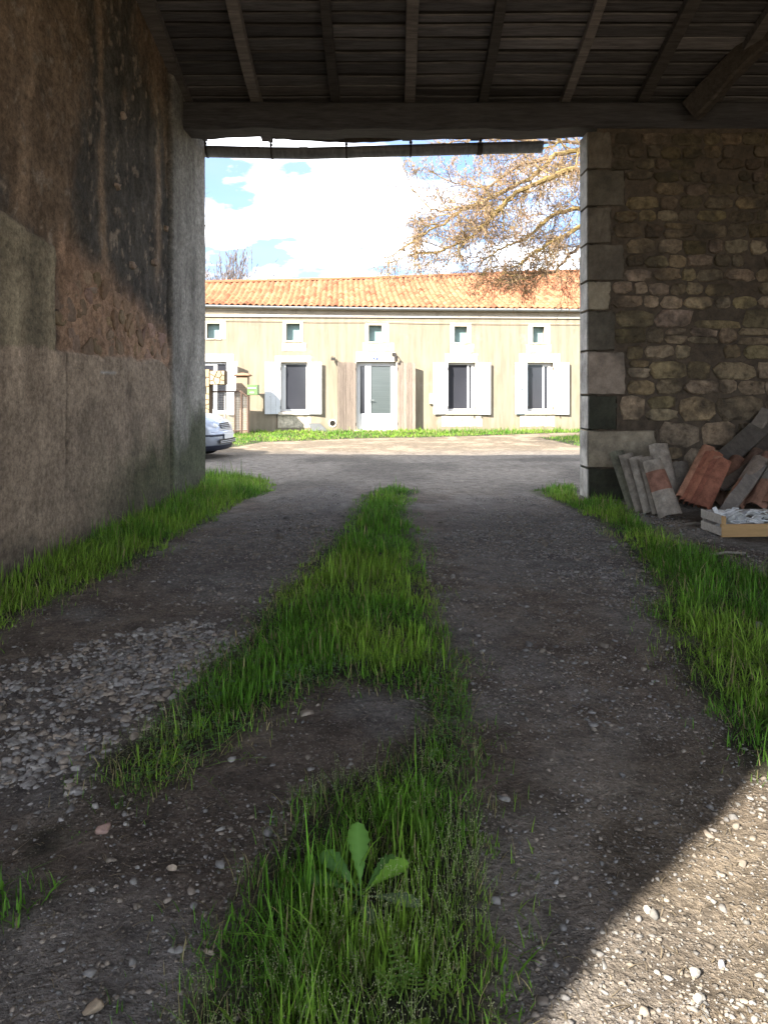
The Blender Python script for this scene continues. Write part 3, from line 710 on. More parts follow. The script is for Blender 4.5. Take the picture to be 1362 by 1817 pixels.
k.bump(g3, 0.25, 0.006); render_m = k.done(c, 0.95, 0.1)
white_stone = vary('limestone', (0.55, 0.50, 0.42), 0.9, 0.15, 0.16, 3, 0.25, 25)
old_stone = vary('worn_limestone', (0.46, 0.41, 0.32), 0.92, 0.15, 0.55, 5, 0.35, 18)
white_pvc = vary('white_paint', (0.62, 0.63, 0.64), 0.45, 0.4, 0.05, 3, 0.05, 30)
shutter_m = vary('white_shutter_paint', (0.60, 0.62, 0.64), 0.55, 0.3, 0.08, 4, 0.12, 30)
blue_paint = vary('pale_blue_paint', (0.36, 0.47, 0.55), 0.6, 0.3, 0.1, 4, 0.1, 30)
k = N('dark_glass'); gg = k.noise(k.pos((1, 1, 1), True), 0.6, 2)
glass_m = k.done(k.ramp(gg, [(0.3, (0.030, 0.032, 0.040)), (0.7, (0.042, 0.044, 0.054))]), 0.12, 0.5)
k = N('blind_glass'); gg = k.noise(k.pos((0.4, 0.4, 9), True), 3, 2)
blind_m = k.done(k.ramp(gg, [(0.3, (0.070, 0.088, 0.090)), (0.7, (0.088, 0.105, 0.107))]), 0.12, 0.5)
teal_m = vary('teal_panel', (0.22, 0.33, 0.33), 0.5, 0.3, 0.1, 4, 0.1, 20)
zinc_h = vary('grey_zinc', (0.24, 0.26, 0.27), 0.5, 0.4, 0.12, 3, 0.05, 20, metal=0.2)
grey_wood = vary('grey_wood', (0.195, 0.158, 0.13), 0.85, 0.2, 0.3, 3, 0.4, 18, stretch=(9, 9, 0.8), rnd=0.16)
dark_iron = vary('dark_iron', (0.04, 0.036, 0.033), 0.7, 0.3, 0.3, 20, 0.2, 60)
vent_shade_m = vary('vent_shade', (0.02, 0.018, 0.016), 0.9, 0.1, 0.2, 8, 0.1, 30)

W_MAIN = [(497.5, 545, 643, 730), (794, 843, 644, 729), (934, 981, 644, 729)]
W_LEFT = (338, 403, 642, 735)
DOOR = (632.5, 702.5, 642, 766)
ATT = [(367, 390, 574, 600), (508, 532, 574, 604), (654, 677, 577, 606), (806, 828.5, 579, 607.5), (945, 965.5, 579.5, 608)]
holes = [hrect(*r) for r in W_MAIN + [W_LEFT]] + [hrect(*ATT[i]) for i in range(5)]
d = hrect(*DOOR); holes.append((d[0], d[1], -0.05, d[3]))
ZT = hz(681, 563)
def holed_wall(mb, u0, u1, z0, z1, holes, y, depth):
    us = sorted({u0, u1} | {h[0] for h in holes} | {h[1] for h in holes}); zs_ = sorted({z0, z1} | {h[2] for h in holes} | {h[3] for h in holes})
    us = [u for u in us if u0 <= u <= u1]; zs_ = [z for z in zs_ if z0 <= z <= z1]
    for a, b in zip(us[:-1], us[1:]):
        for c0, c1 in zip(zs_[:-1], zs_[1:]):
            um, zm = (a + b) / 2, (c0 + c1) / 2
            if any(h[0] < um < h[1] and h[2] < zm < h[3] for h in holes): continue
            mb.add([(a, y, c0), (b, y, c0), (b, y, c1), (a, y, c1)], [(0, 1, 2, 3)])
    for (a, b, c0, c1) in holes:
        mb.add([(a, y, c0), (b, y, c0), (b, y, c1), (a, y, c1), (a, y + depth, c0), (b, y + depth, c0), (b, y + depth, c1), (a, y + depth, c1)], [(0, 4, 5, 1), (3, 2, 6, 7), (0, 3, 7, 4), (1, 5, 6, 2)])
m = MB(); holed_wall(m, U0, U1, -0.4, ZT + .30, holes, 0.0, 0.32)
m.add([(U0, 0, -.4), (U0, 5.4, -.4), (U0, 5.4, ZT + .3), (U0, 0, ZT + .3), (U1, 0, -.4), (U1, 8, -.4), (U1, 8, ZT + .3), (U1, 0, ZT + .3)], [(0, 3, 2, 1), (4, 5, 6, 7), (1, 2, 6, 5)])
hw = m.build('wall', render_m, house)
# mouldings under the eaves
ZG = hz(681, 546)
m = MB(); m.box(U0 - .02, U1 + .02, -.055, -.002, ZT - .005, ZT + .09); m.build('cornice', white_stone, house)
cq = random.Random(3); u = U0
while u < U1:
    L = cq.uniform(2.2, 3.8); e = min(u + L, U1)
    for (zz0, zz1, pr) in ((ZT + .092, ZT + .20, .075), (ZT + .205, ZG - .02, .10)):
        v = cq.uniform(.85, 1.05)
        MB().rbox(u + .004, e - .004, -pr, -.002, zz0, zz1, .006).build('fascia_board', vary('aged_cream_board', (0.37 * v, 0.315 * v, 0.235 * v), 0.9, 0.15, 0.2, 4, 0.2, 25) if u == U0 else bpy.data.materials['aged_cream_board'], house)
    u = e
cab = [(hu(x), -.062, hz(x, y)) for x, y in ((340, 565), (400, 567.5), (480, 568.5), (560, 570), (650, 570), (760, 572.5), (880, 573.5), (1040, 574))]
MB().tube(cab, .009, 5).build('cable', bpy.data.materials['worn_limestone'], house)

# roof: wavy clay tiles in courses; ridge runs back towards one end
EV_Y = -0.13
def eave_z(u): return float(np.interp(u, [U0, hu(360), hu(500), hu(681), hu(1027), U1], [4.325, 4.31, 4.275, 4.25, 4.235, 4.23])) - 0.02
def ridge_q(u): return float(np.interp(u, [U0, hu(360), hu(681), hu(1027), U1], [3.3, 3.75, 5.15, 6.95, 7.6]))
PS = 0.33
def rz(u, q): return eave_z(u) + PS * q - 0.10 * math.sin(math.pi * min(1, max(0, q / ridge_q(u))))
m = MB(); n = 24; vs = []
for i in range(n + 1):
    u = U0 - .15 + (U1 - U0 + .3) * i / n
    for jj in range(5):
        q = ridge_q(u) * jj / 4; vs.append((u, EV_Y + q + .02, rz(u, q) - .05))
m.add(vs, [(i * 5 + j, i * 5 + 5 + j, i * 5 + 6 + j, i * 5 + 1 + j) for i in range(n) for j in range(4)])
vs = []
for i in range(n + 1):
    u = U0 - .15 + (U1 - U0 + .3) * i / n; q = ridge_q(u); vs += [(u, EV_Y + q, rz(u, q) - .05), (u, EV_Y + 2 * q + .5, rz(u, q) - .05 - PS * q)]
m.add(vs, [(i * 2, i * 2 + 2, i * 2 + 3, i * 2 + 1) for i in range(n)])
k = N('clay_roof_tile'); p = k.pos((1, 1, 1), True)
g1 = k.noise(p, 3, 5, 0.6); g2 = k.noise(p, 30, 4, 0.6)
c = k.mix(1.0, k.attr(), k.ramp(g1, [(0.3, 0.84), (0.7, 1.18)]), 'MULTIPLY'); c = k.mix(1.0, c, k.ramp(g2, [(0.3, 0.88), (0.7, 1.12)]), 'MULTIPLY')
roof_clay = k.done(c, 0.85, 0.2)
hr = m.build('roof', vary('roof_underside', (0.20, 0.09, 0.05), 0.95, 0.1, 0.2, 3, 0, 20), house)
PITCH, EXPO = 0.205, 0.50
cols = int((U1 - U0) / PITCH)
tq = random.Random(12)
def tile_geo(u, row, mb):
    q0 = row * EXPO; q1 = min(q0 + EXPO + .06, ridge_q(u)); 
    v = tq.uniform(.78, 1.18); 
    if tq.random() < .13: v *= .66
    g = tq.uniform(.88, 1.12); co = (0.30 * v, 0.130 * v * g, 0.068 * v * g)
    n = 7; top = []; lip = []; up = []
    dj = tq.uniform(-.03, .03); rj = tq.uniform(-.011, .011)
    for i in range(n + 1):
        t = i / n; x = u + PITCH * t * 1.02; w = 0.062 * (0.5 - 0.5 * math.cos(2 * math.pi * t)) ** 0.8 + rj
        top.append((x, EV_Y + q0 + dj, rz(u, q0) + w + .030)); lip.append((x, EV_Y + q0 + dj + .004, rz(u, q0) + w + .002)); up.append((x, EV_Y + q1, rz(u, q1) + w + .004))
    vs = lip + top + up; m_ = n + 1; fs = []
    for i in range(n):
        fs.append((i, i + 1, m_ + i + 1, m_ + i)); fs.append((m_ + i, m_ + i + 1, 2 * m_ + i + 1, 2 * m_ + i))
    mb.add(vs, fs, co)
field = MB(); ntile = 0; ulo, uhi = hu(352), hu(1036)
for row in range(16):
    for cidx in range(cols):
        u = U0 + cidx * PITCH
        if row * EXPO > ridge_q(u) - .1: continue
        if ulo - PITCH < u < uhi and ntile < 296:
            mb = MB(); tile_geo(u, row, mb); mb.build('tile', roof_clay, hr, True); ntile += 1
        else: tile_geo(u, row, field)
field.build('tile_field', roof_clay, hr, True, 'stuff')
u = U0 - .1
while u < U1:
    L = 0.44; a = u; b = u + L; v = tq.uniform(.85, 1.15); mb = MB(); rings = []
    for (uu, r_) in ((a, .135), (b, .118)):
        q = ridge_q(uu); rings.append([(uu, EV_Y + q + r_ * math.cos(t) * 1.0, rz(uu, q) + .02 + r_ * .85 * math.sin(t)) for t in np.linspace(0, math.pi, 8)])
    mb.loft(rings, closed=False, cap=False, c=(0.30 * v, 0.12 * v, 0.062 * v))
    if hu(350) < u < hu(1036): mb.build('ridge_tile', roof_clay, hr, True)
    else: mb.build('ridge_tile', roof_clay, hr, True)
    u += .41
# house gutter
m = MB(); rings = []
for x in np.linspace(U0 - .2, U1 + .2, 30):
    zt = eave_z(x) - .015; rings.append([(x, EV_Y - .085 - .075 * math.cos(t), zt - .085 * math.sin(t)) for t in np.linspace(0, math.pi, 8)] + [(x, EV_Y - .085 + .066 * math.cos(t), zt - .076 * math.sin(t)) for t in np.linspace(0, math.pi, 8)])
m.loft(rings); hg = m.build('gutter', zinc_h, house, True)
for i in range(24):
    x = U0 + .3 + i * .72; zt = eave_z(x)
    MB().loft([[(x + o, EV_Y - .085 - .081 * math.cos(t), zt - .015 - .091 * math.sin(t)) for t in np.linspace(0, math.pi, 7)] for o in (-.018, .018)], closed=False, cap=False).build('gutter_bracket', zinc_h, hg)
m = MB(); m.box(U0 - .1, U1 + .1, EV_Y + .02, -.005, ZG - .018, ZG + .004); m.build('soffit', bpy.data.materials['aged_cream_board'], house)

def slab_part(x0, x1, y0, y1, name, mat, pr=.022, parent=None, b=.006, jag=0.0, seed=0):
    u0, u1, z0, z1 = hrect(x0, x1, y0, y1)
    return MB().rbox(u0, u1, -pr, .004, z0, z1, b).build(name, mat, parent or house)
def around(px, x0, x1, y0, y1, mat, name):          # stone frame round an opening: two jambs, head and sill as separate blocks
    a, b, t, s = px
    pr = 0.014
    for (q0, q1, r0, r1) in ((x0, a, y0, y1), (b, x1, y0, y1), (a, b, y0, t), (a, b, s, y1)):
        if q1 - q0 < .8 or r1 - r0 < .8: continue
        slab_part(q0 + .05, q1 - .05, r0 + .05, r1 - .05, name, mat, pr, hw)
around(ATT[0], 359, 401, 568, 602, white_stone, 'stone_surround')
around(ATT[1], 501, 538, 569, 607, white_stone, 'stone_surround')
around(ATT[2], 648, 690, 572, 607, white_stone, 'stone_surround')
around(ATT[3], 798, 836, 573, 609, white_stone, 'stone_surround')
around(ATT[4], 937, 976, 573, 610, white_stone, 'stone_surround')
for (x0, x1, y0, y1) in ((500, 544, 608, 623.5), (643, 700, 608, 623), (798, 841, 610, 626), (933, 978, 611, 626)):
    slab_part(x0, x1, y0, y1, 'stone_block', old_stone, .012, hw)
for (x0, x1, y0, y1, mt) in ((340, 415, 628, 641.6, white_stone), (487, 553, 631.5, 642.6, white_stone), (631.5, 701.5, 624.2, 641.6, white_stone), (789, 848, 627, 643.6, old_stone), (920, 994, 627, 643.6, old_stone)):
    slab_part(x0, x1, y0, y1, 'window_head', mt, .02, hw)
for (x0, x1, y0, y1, a, b_) in ((492, 552, 643, 731, 497.5, 545), (789, 848, 644, 730, 794, 843), (929, 987, 644, 730, 934, 981)):
    slab_part(x0, a - .1, y0, y1, 'stone_jamb', white_stone, .014, hw); slab_part(b_ + .1, x1, y0, y1, 'stone_jamb', white_stone, .014, hw)
for (x0, x1, y0, y1) in ((493, 552, 737, 759), (783, 856, 738, 757), (922, 984, 736.5, 757)):
    slab_part(x0, x1, y0, y1, 'sill_apron', old_stone, .012, hw)
for (x0, x1, y) in ((494, 549, 731), (790, 848, 730), (930, 986, 730)):
    u0, u1, z0, z1 = hrect(x0, x1, y, y + 5.5); MB().rbox(u0, u1, -.075, .10, z0, z1, .01).build('window_sill', white_stone, house)

def casement(px, leaves, rec=.14):
    """white frame in the reveal with its panes; leaves = photo x ranges of the glass"""
    u0, u1, z0, z1 = hrect(*px)
    fr = MB(); t = .045
    fr.box(u0, u0 + t, rec, rec + .06, z0, z1); fr.box(u1 - t, u1, rec, rec + .06, z0, z1); fr.box(u0 + t, u1 - t, rec, rec + .06, z0, z0 + .07); fr.box(u0 + t, u1 - t, rec, rec + .06, z1 - .06, z1)
    f = fr.build('window', white_pvc, house)
    for (x0, x1, y0, y1, mat) in leaves:
        a, b, c0, c1 = hrect(x0, x1, y0, y1)
        MB().box(a, b, rec + .012, rec + .02, c0, c1).build('pane', mat, f)
    # sash bars fill what is not glass
    edges = sorted(leaves); zlo = z0 + .07; zhi = z1 - .06; cur = u0 + t; s = MB()
    for (x0, x1, y0, y1, _) in edges:
        a, b, c0, c1 = hrect(x0, x1, y0, y1)
        if a - cur > .01: s.rbox(cur, a, rec - .014, rec + .04, zlo, zhi, .006)
        if c0 - zlo > .01: s.rbox(a, b, rec - .012, rec + .04, zlo, c0, .006)
        if zhi - c1 > .01: s.rbox(a, b, rec - .012, rec + .04, c1, zhi, .006)
        cur = b
    if u1 - t - cur > .01: s.rbox(cur, u1 - t, rec - .014, rec + .04, zlo, zhi, .006)
    s.build('sash', white_pvc, f)
    return f
casement(W_MAIN[0], [(506.5, 543.5, 646.5, 728, glass_m)])
casement(W_MAIN[1], [(796.5, 829.5, 646, 727.5, glass_m), (833, 836.5, 648, 725, glass_m)])
casement(W_MAIN[2], [(937, 964, 647, 727.5, glass_m), (967, 973, 650, 725, glass_m)])
casement(W_LEFT, [(344, 355, 648, 726, glass_m), (362, 378, 648, 726, glass_m), (385, 402, 646, 728, glass_m)], .10)
# door: side light, leaf with tall pane, white lower panels
u0, u1, z0, z1 = hrect(*DOOR); rec = .16
fr = MB(); fr.box(u0, u0 + .05, rec, rec + .07, 0.0, z1); fr.box(u1 - .05, u1, rec, rec + .07, 0.0, z1); fr.box(u0 + .05, u1 - .05, rec, rec + .07, z1 - .08, z1)
dr = fr.build('door', white_pvc, house)
lf = MB(); a, b, c0, c1 = hrect(638.8, 647.8, 649, 734); e, f_, g0, g1 = hrect(658.5, 693.5, 649, 734); zl = 0.02
lf.rbox(u0 + .05, a, rec - .01, rec + .05, zl, z1 - .08, .006); lf.rbox(b, e, rec - .02, rec + .05, zl, z1 - .08, .006); lf.rbox(f_, u1 - .05, rec - .02, rec + .05, zl, z1 - .08, .006)
lf.rbox(a, b, rec - .006, rec + .05, zl, c0, .006); lf.rbox(e, f_, rec - .014, rec + .05, zl, g0, .006); lf.rbox(a, b, rec - .006, rec + .05, c1, z1 - .08, .006); lf.rbox(e, f_, rec - .014, rec + .05, g1, z1 - .08, .006)
lf.rbox(e + .05, f_ - .05, rec - .024, rec, zl + .12, g0 - .10, .012)
lf.build('door_leaf', white_pvc, dr)
MB().box(a, b, rec + .012, rec + .02, c0, c1).build('pane', glass_m, dr)
MB().box(e, f_, rec + .008, rec + .016, g0, g1).build('pane', blind_m, dr)
hx, hzv = hu(657.5), hz(657, 710)
MB().tube([(hx, rec - .02, hzv), (hx, rec - .07, hzv), (hx + .11, rec - .07, hzv)], .014, 6).box(hx - .02, hx + .02, rec - .03, rec - .018, hzv - .12, hzv + .06).build('door_handle', zinc_h, dr)
slab_part(629, 632.4, 643, 764, 'stone_jamb', white_stone, .014, hw); slab_part(702.6, 706, 643, 764, 'stone_jamb', white_stone, .014, hw)
MB().rbox(u0 - .1, u1 + .1, -.22, .30, -.12, .045, .015).build('door_step', old_stone, house)
# attic openings: a pale teal panel set deep in each
for r in ATT:
    u0, u1, z0, z1 = hrect(*r)
    w = MB().box(u0, u1, .20, .235, z0, z1).build('attic_window', teal_m, house)
    for i in range(1, 4):
        uu = u0 + (u1 - u0) * i / 4; MB().box(uu - .004, uu + .004, .194, .20, z0 + .01, z1 - .01).build('batten', teal_m, w)
    MB().rbox(u0 - .05, u1 + .05, -.035, .18, z0 - .05, z0 - .002, .008).build('window_sill', old_stone, house)

# shutters: boarded leaves folded back against the wall on their hinges
def leaf(name, x0, x1, y0, y1, hinge, off, mat, boards=3, label=None, batten=True, near=.035):
    u0, u1, z0, z1 = hrect(x0, x1, y0, y1); w = u1 - u0; root = None
    hu_, fu = (u1, u0) if hinge == 'r' else (u0, u1)
    def pt(t, y): return (hu_ + (fu - hu_) * t, -(near + (off - near) * t) + y)
    sq_ = random.Random(int(x0)); cuts = [0] + sorted(sq_.uniform(.85, 1.15) * i / boards for i in range(1, boards)) + [1]
    def plank(mb, a, b, za, zb, ya, yb):
        vs = []
        for z in (za, zb):
            for t, y in ((a, ya), (b, ya), (b, yb), (a, yb)):
                px_, py_ = pt(t, y); vs.append((px_, py_, z))
        mb.add(vs, [(0, 3, 2, 1), (4, 5, 6, 7), (0, 1, 5, 4), (1, 2, 6, 5), (2, 3, 7, 6), (3, 0, 4, 7)])
    root = bpy.data.objects.new('shutter', None); link(root, house); root.empty_display_size = .1
    for zc in ((z0 + .22, z1 - .22) if batten else (z0 + .3, z1 - .3)):
        fr = MB(); plank(fr, .02, .98, zc - .055, zc + .055, .0, .018); fr.build('batten', mat, root)
    if label: root['label'] = label
    for i in range(boards):
        mb = MB(); dz = 0 if batten else sq_.uniform(-.012, .012); plank(mb, cuts[i] + .006, cuts[i + 1] - .006, z0 + dz, z1 + dz * .5, -.026 - sq_.uniform(0, .003), -.001); mb.build('plank', mat, root)
    for zc in (z0 + .22, z1 - .22):
        px_, py_ = pt(0, -.03); MB().tube([(px_, py_, zc - .05), (px_, py_, zc + .05)], .014, 6).build('hinge', dark_iron, root)
    return root
def latch(root, x, y, w=.10, mat=None):
    MB().rbox(hu(x) - w / 2, hu(x) + w / 2, -.092, -.070, hz(x, y) - .014, hz(x, y) + .014, .004).build('latch', mat or dark_iron, root)
s = leaf('shutter', 470, 498, 642.5, 734.5, 'r', .075, shutter_m); latch(s, 483, 692.5); latch(s, 479, 704, .02)
s = leaf('shutter', 545.5, 570.5, 642.5, 734.5, 'l', .11, shutter_m)
s = leaf('shutter', 768, 794, 643, 734.5, 'r', .075, shutter_m); latch(s, 782, 690.5); latch(s, 777, 706, .02)
s = leaf('shutter', 843, 869, 643, 735, 'l', .10, shutter_m)
s = leaf('shutter', 912, 935, 643, 734.5, 'r', .075, blue_paint, label='pale blue shutter leaf'); latch(s, 925, 690.5, .05); latch(s, 922.5, 709, .02)
s = leaf('shutter', 981, 1008, 643, 735, 'l', .08, shutter_m)
s = leaf('shutter', 403, 423, 642, 735, 'l', .30, shutter_m)
s = leaf('shutter', 598.5, 631, 643, 764, 'r', .10, grey_wood, 6, 'bare weathered wooden shutter leaf', False); latch(s, 612, 692.5)
s = leaf('shutter', 704.5, 735.5, 643.5, 763, 'l', .27, grey_wood, 6, 'bare weathered wooden shutter leaf', False)
for x in (491, 840, 853, 992): 
    MB().tube([(hu(x), -.05, hz(x, 735)), (hu(x), -.05, hz(x, 741))], .012, 5).build('shutter_stay', dark_iron, house)
MB().tube([(hu(491), -.02, hz(491, 737)), (hu(491), -.02, hz(491, 761))], .012, 5).build('drain_pipe', vary('rusty_pipe', (0.16, 0.11, 0.08), .8, .2, .2, 8, .1, 30), house)
# enamel number plate over the door
enamel_b = vary('blue_enamel', (0.02, 0.06, 0.30), 0.25, 0.5, 0.05, 4, 0, 20)
enamel_w = vary('white_enamel', (0.7, 0.7, 0.68), 0.3, 0.5, 0.05, 4, 0, 20)
uc, zc = hu(666.3), hz(666, 636.2)
m = MB(); m.loft([[(uc + .085 * math.cos(t), y, zc + .052 * math.sin(t)) for t in np.linspace(0, 2 * math.pi, 20, endpoint=False)] for y in (-.020, -.034)])
npl = m.build('number_plate', enamel_b, house)
m = MB()
def stroke(p0, p1, w):
    d_ = (Vector(p1) - Vector(p0)).normalized(); nn = Vector((-d_.y, d_.x)) * w / 2
    q = [Vector(p0) - nn, Vector(p1) - nn, Vector(p1) + nn, Vector(p0) + nn]
    m.add([(uc + v_.x, -.0365, zc + v_.y) for v_ in q] + [(uc + v_.x, -.034, zc + v_.y) for v_ in q], [(0, 1, 2, 3), (0, 4, 5, 1), (2, 6, 7, 3), (1, 5, 6, 2), (0, 3, 7, 4)])
stroke((.012, -.042), (.012, .042), .015); stroke((-.030, -.012), (.005, .036), .013); stroke((-.034, -.016), (.005, -.016), .013); stroke((.0195, -.016), (.032, -.016), .013)
m.build('numeral', enamel_w, npl)
# lantern on its bracket beside the door, a small flood lamp, a meter box, an air brick
uc, zc = hu(700), hz(700, 633)
m = MB().tube([(uc - .02, 0, zc + .10), (uc - .01, -.14, zc + .12), (uc + .03, -.20, zc + .02)], .018, 6).box(uc - .10, uc + .02, -.06, -.002, zc + .04, zc + .14)
wl = m.build('wall_lantern', dark_iron, house)
m = MB().loft([[(uc + .03 + r_ * math.cos(t), -.20 + r_ * math.sin(t), zc + z_) for t in np.linspace(0, 2 * math.pi, 7)[:-1]] for r_, z_ in ((.02, .03), (.075, .0), (.065, -.02), (.05, -.15), (.02, -.17))]); m.build('lantern_body', dark_iron, wl)
uc, zc = hu(592), hz(592, 636)
fl = MB().tube([(uc, 0, zc), (uc, -.12, zc + .02)], .02, 6).tube([(uc - .05, -.03, zc + .05), (uc - .06, -.10, zc + .08), (uc, -.13, zc + .07)], .008, 5).build('flood_lamp', dark_iron, house)
MB().loft([[(uc - .02 + a_ * w_, y_, zc - .02 + b_ * w_ * .7) for a_, b_ in ((-1, -1), (1, -1), (1, 1), (-1, 1))] for w_, y_ in ((.04, -.08), (.075, -.18), (.075, -.20))]).build('lamp_head', dark_iron, fl)
mbx = slab_part(761, 770, 698, 717, 'meter_box', vary('cream_plastic', (0.40, 0.36, 0.27), .6, .3, .05, 3, 0, 20), .09, house)
slab_part(762, 769, 700, 716, 'box_door', bpy.data.materials['cream_plastic'], .096, mbx, .003)
uc, zc = hu(590), hz(590, 751)
m = MB().loft([[(uc + r_ * math.cos(t), y_, zc + r_ * math.sin(t)) for t in np.linspace(0, 2 * math.pi, 13)[:-1]] for r_, y_ in ((.15, -.004), (.14, -.02), (.10, -.02), (.09, .01))], cap=False); v_ = m.build('wall_vent', white_stone, house)
MB().loft([[(uc + .10 * math.cos(t), y_, zc + .10 * math.sin(t)) for t in np.linspace(0, 2 * math.pi, 13)[:-1]] for y_ in (-.008, -.002)]).build('vent_dark_disc', vent_shade_m, v_)  # solid dark disc standing in for the shade inside the vent
# small slab leaning at the foot of the wall
bl = thing('cellar_board', 'small dark grey board leaning on the house foot below the shuttered window beside the door', 'board', (0, HD, 0), HA)
a, b = hu(548), hu(583); mb = MB(); mb.add([(a, -.06, .27), (a + .38, -.06, .27), (b, -.42, .02), (a + .12, -.42, .02), (a, -.03, .28), (a + .38, -.03, .28), (b, -.39, .0), (a + .12, -.39, .0)], [(0, 3, 2, 1), (4, 5, 6, 7), (0, 1, 5, 4), (1, 2, 6, 5), (2, 3, 7, 6), (3, 0, 4, 7)])
mb.build('panel', vary('grey_board', (0.10, 0.105, 0.105), .7, .3, .15, 4, .1, 20), bl)
# aerial mast
mast = thing('aerial_mast', 'thin grey aerial pole standing up behind the orange roof ridge', 'aerial', (0, 0, 0))
p0 = P(798, 505, 33); p1 = P(799, 440, 33); MB().tube([(p0.x, 33, p0.z - 1.5), p0, p1], .022, 6).build('pole', zinc_h, mast); MB().tube([p0.lerp(p1, .75) + Vector((-.10, 0, 0)), p0.lerp(p1, .75) + Vector((.10, 0, 0))], .022, 6).build('clamp', zinc_h, mast)
# ------------------------------------------------------------------ forecourt: gate, pillars, letter box, car
gate_render = vary('pillar_render', (0.30, 0.225, 0.165), 0.92, 0.15, 0.18, 5, 0.3, 30)
cap_m = vary('pillar_cap', (0.27, 0.165, 0.11), 0.9, 0.15, 0.2, 8, 0.2, 30)
DP = 25.0
def px3(x, y, d=DP): return P(x, y, d)
a, b = px3(417.5, 768), px3(439.5, 662.5)
pil = thing('gate_pillar', 'square beige gate pillar with flared brown cap carrying the green letter box', 'pillar', ((a.x + b.x) / 2, DP + .2, 0))
w = (b.x - a.x) / 2; zt = px3(428, 668).z
MB().rbox(-w, w, -.2, .2, -.1, zt - .38, .01).build('shaft', gate_render, pil)
MB().rbox(-w * .94, w * .94, -.19, .19, zt - .378, zt - .002, .01).build('neck', gate_render, pil)
MB().loft([[(-q, -q, z), (q, -q, z), (q, q, z), (-q, q, z)] for q, z in ((w * .98, zt), (w * 1.32, zt + .035), (w * 1.32, zt + .06), (w * .9, zt + .10), (.03, zt + .13))]).build('cap', cap_m, pil)
green = vary('green_letterbox_paint', (0.115, 0.185, 0.075), 0.5, 0.4, 0.1, 5, 0.05, 30)
a, b = px3(439.5, 701, DP - .1), px3(458.5, 682.5, DP - .1)
lb = thing('letter_box', 'green metal letter box fixed on the side of the beige gate pillar', 'letter box', (a.x, DP - .1, a.z))
w, h = b.x - a.x, b.z - a.z
MB().rbox(0.004, w, -.14, .16, 0, h, .012).build('box', green, lb)
MB().rbox(.03, w * .82, -.152, -.139, h * .62, h * .74, .003).build('letter_flap', white_pvc, lb)
MB().rbox(w * .28, w * .66, -.150, -.139, h * .20, h * .30, .003).build('name_plate', white_pvc, lb)
# crazy-paved pier with its projecting head, left of the gate
k = N('crazy_stone'); p = k.pos((1, 1, 1), True); e = k.voro(p, 5.5, 'DISTANCE_TO_EDGE'); 
c = k.mix(1.0, k.attr(), k.ramp(k.noise(p, 9, 5), [(0.3, .85), (0.7, 1.15)]), 'MULTIPLY'); crazy = k.done(c, .9, .15)
joint_m = vary('brown_joint', (0.12, 0.085, 0.06), .95, .1, .2, 10, .3, 40)
def paved(mb_core, parent, x0, x1, z0, z1, y, seed):
    q = random.Random(seed); pts = []
    for i in range(400):
        c_ = (q.uniform(x0, x1), q.uniform(z0, z1))
        if all((c_[0] - d_[0]) ** 2 + (c_[1] - d_[1]) ** 2 > .15 ** 2 for d_ in pts): pts.append(c_)
    for i, c_ in enumerate(pts):          # each flag = its Voronoi cell, shrunk
        poly = [(x0, z0), (x1, z0), (x1, z1), (x0, z1)]
        for j, o in enumerate(pts):
            if j == i: continue
            mx_, mz_ = (c_[0] + o[0]) / 2, (c_[1] + o[1]) / 2; nx_, nz_ = o[0] - c_[0], o[1] - c_[1]; L = math.hypot(nx_, nz_); out = []
            dd = lambda p_: (p_[0] - mx_) * nx_ / L + (p_[1] - mz_) * nz_ / L + .011
            for a_, b2 in zip(poly, poly[1:] + poly[:1]):
                da, db = dd(a_), dd(b2)
                if da <= 0: out.append(a_)
                if (da < 0) != (db < 0) and abs(da - db) > 1e-9:
                    t = da / (da - db); out.append((a_[0] + (b2[0] - a_[0]) * t, a_[1] + (b2[1] - a_[1]) * t))
            poly = out
            if len(poly) < 3: break
        if len(poly) < 3: continue
        v = q.uniform(.8, 1.15); co = (.40 * v, .315 * v, .20 * v)
        MB().loft([[(x, y + .004, z) for x, z in poly], [(x, y - .018, z) for x, z in poly], [(c_[0] + (x - c_[0]) * .92, y - .025, c_[1] + (z - c_[1]) * .92) for x, z in poly]], c=co).build('stone', crazy, parent)
D2 = 24.2
a, b, c2, d2 = P(346, 770, D2), P(371.5, 655, D2), P(399, 682.5, D2), P(367, 657.5, D2)
sp = thing('stone_clad_pier', 'pier clad in yellow crazy paving with a projecting head beside the parked car', 'pier', (a.x, D2, 0))
MB().rbox(0, b.x - a.x, 0, .45, -.1, b.z, .01).build('core', joint_m, sp)
hd_ = MB().rbox(b.x - a.x + .002, c2.x - a.x, -.02, .40, c2.z, d2.z, .012).build('head_block', joint_m, sp)
paved(None, sp, 0.01, b.x - a.x - .01, 0.02, b.z - .01, -.002, 4)
paved(None, hd_, b.x - a.x + .03, c2.x - a.x - .015, c2.z + .015, d2.z - .015, -.022, 5)
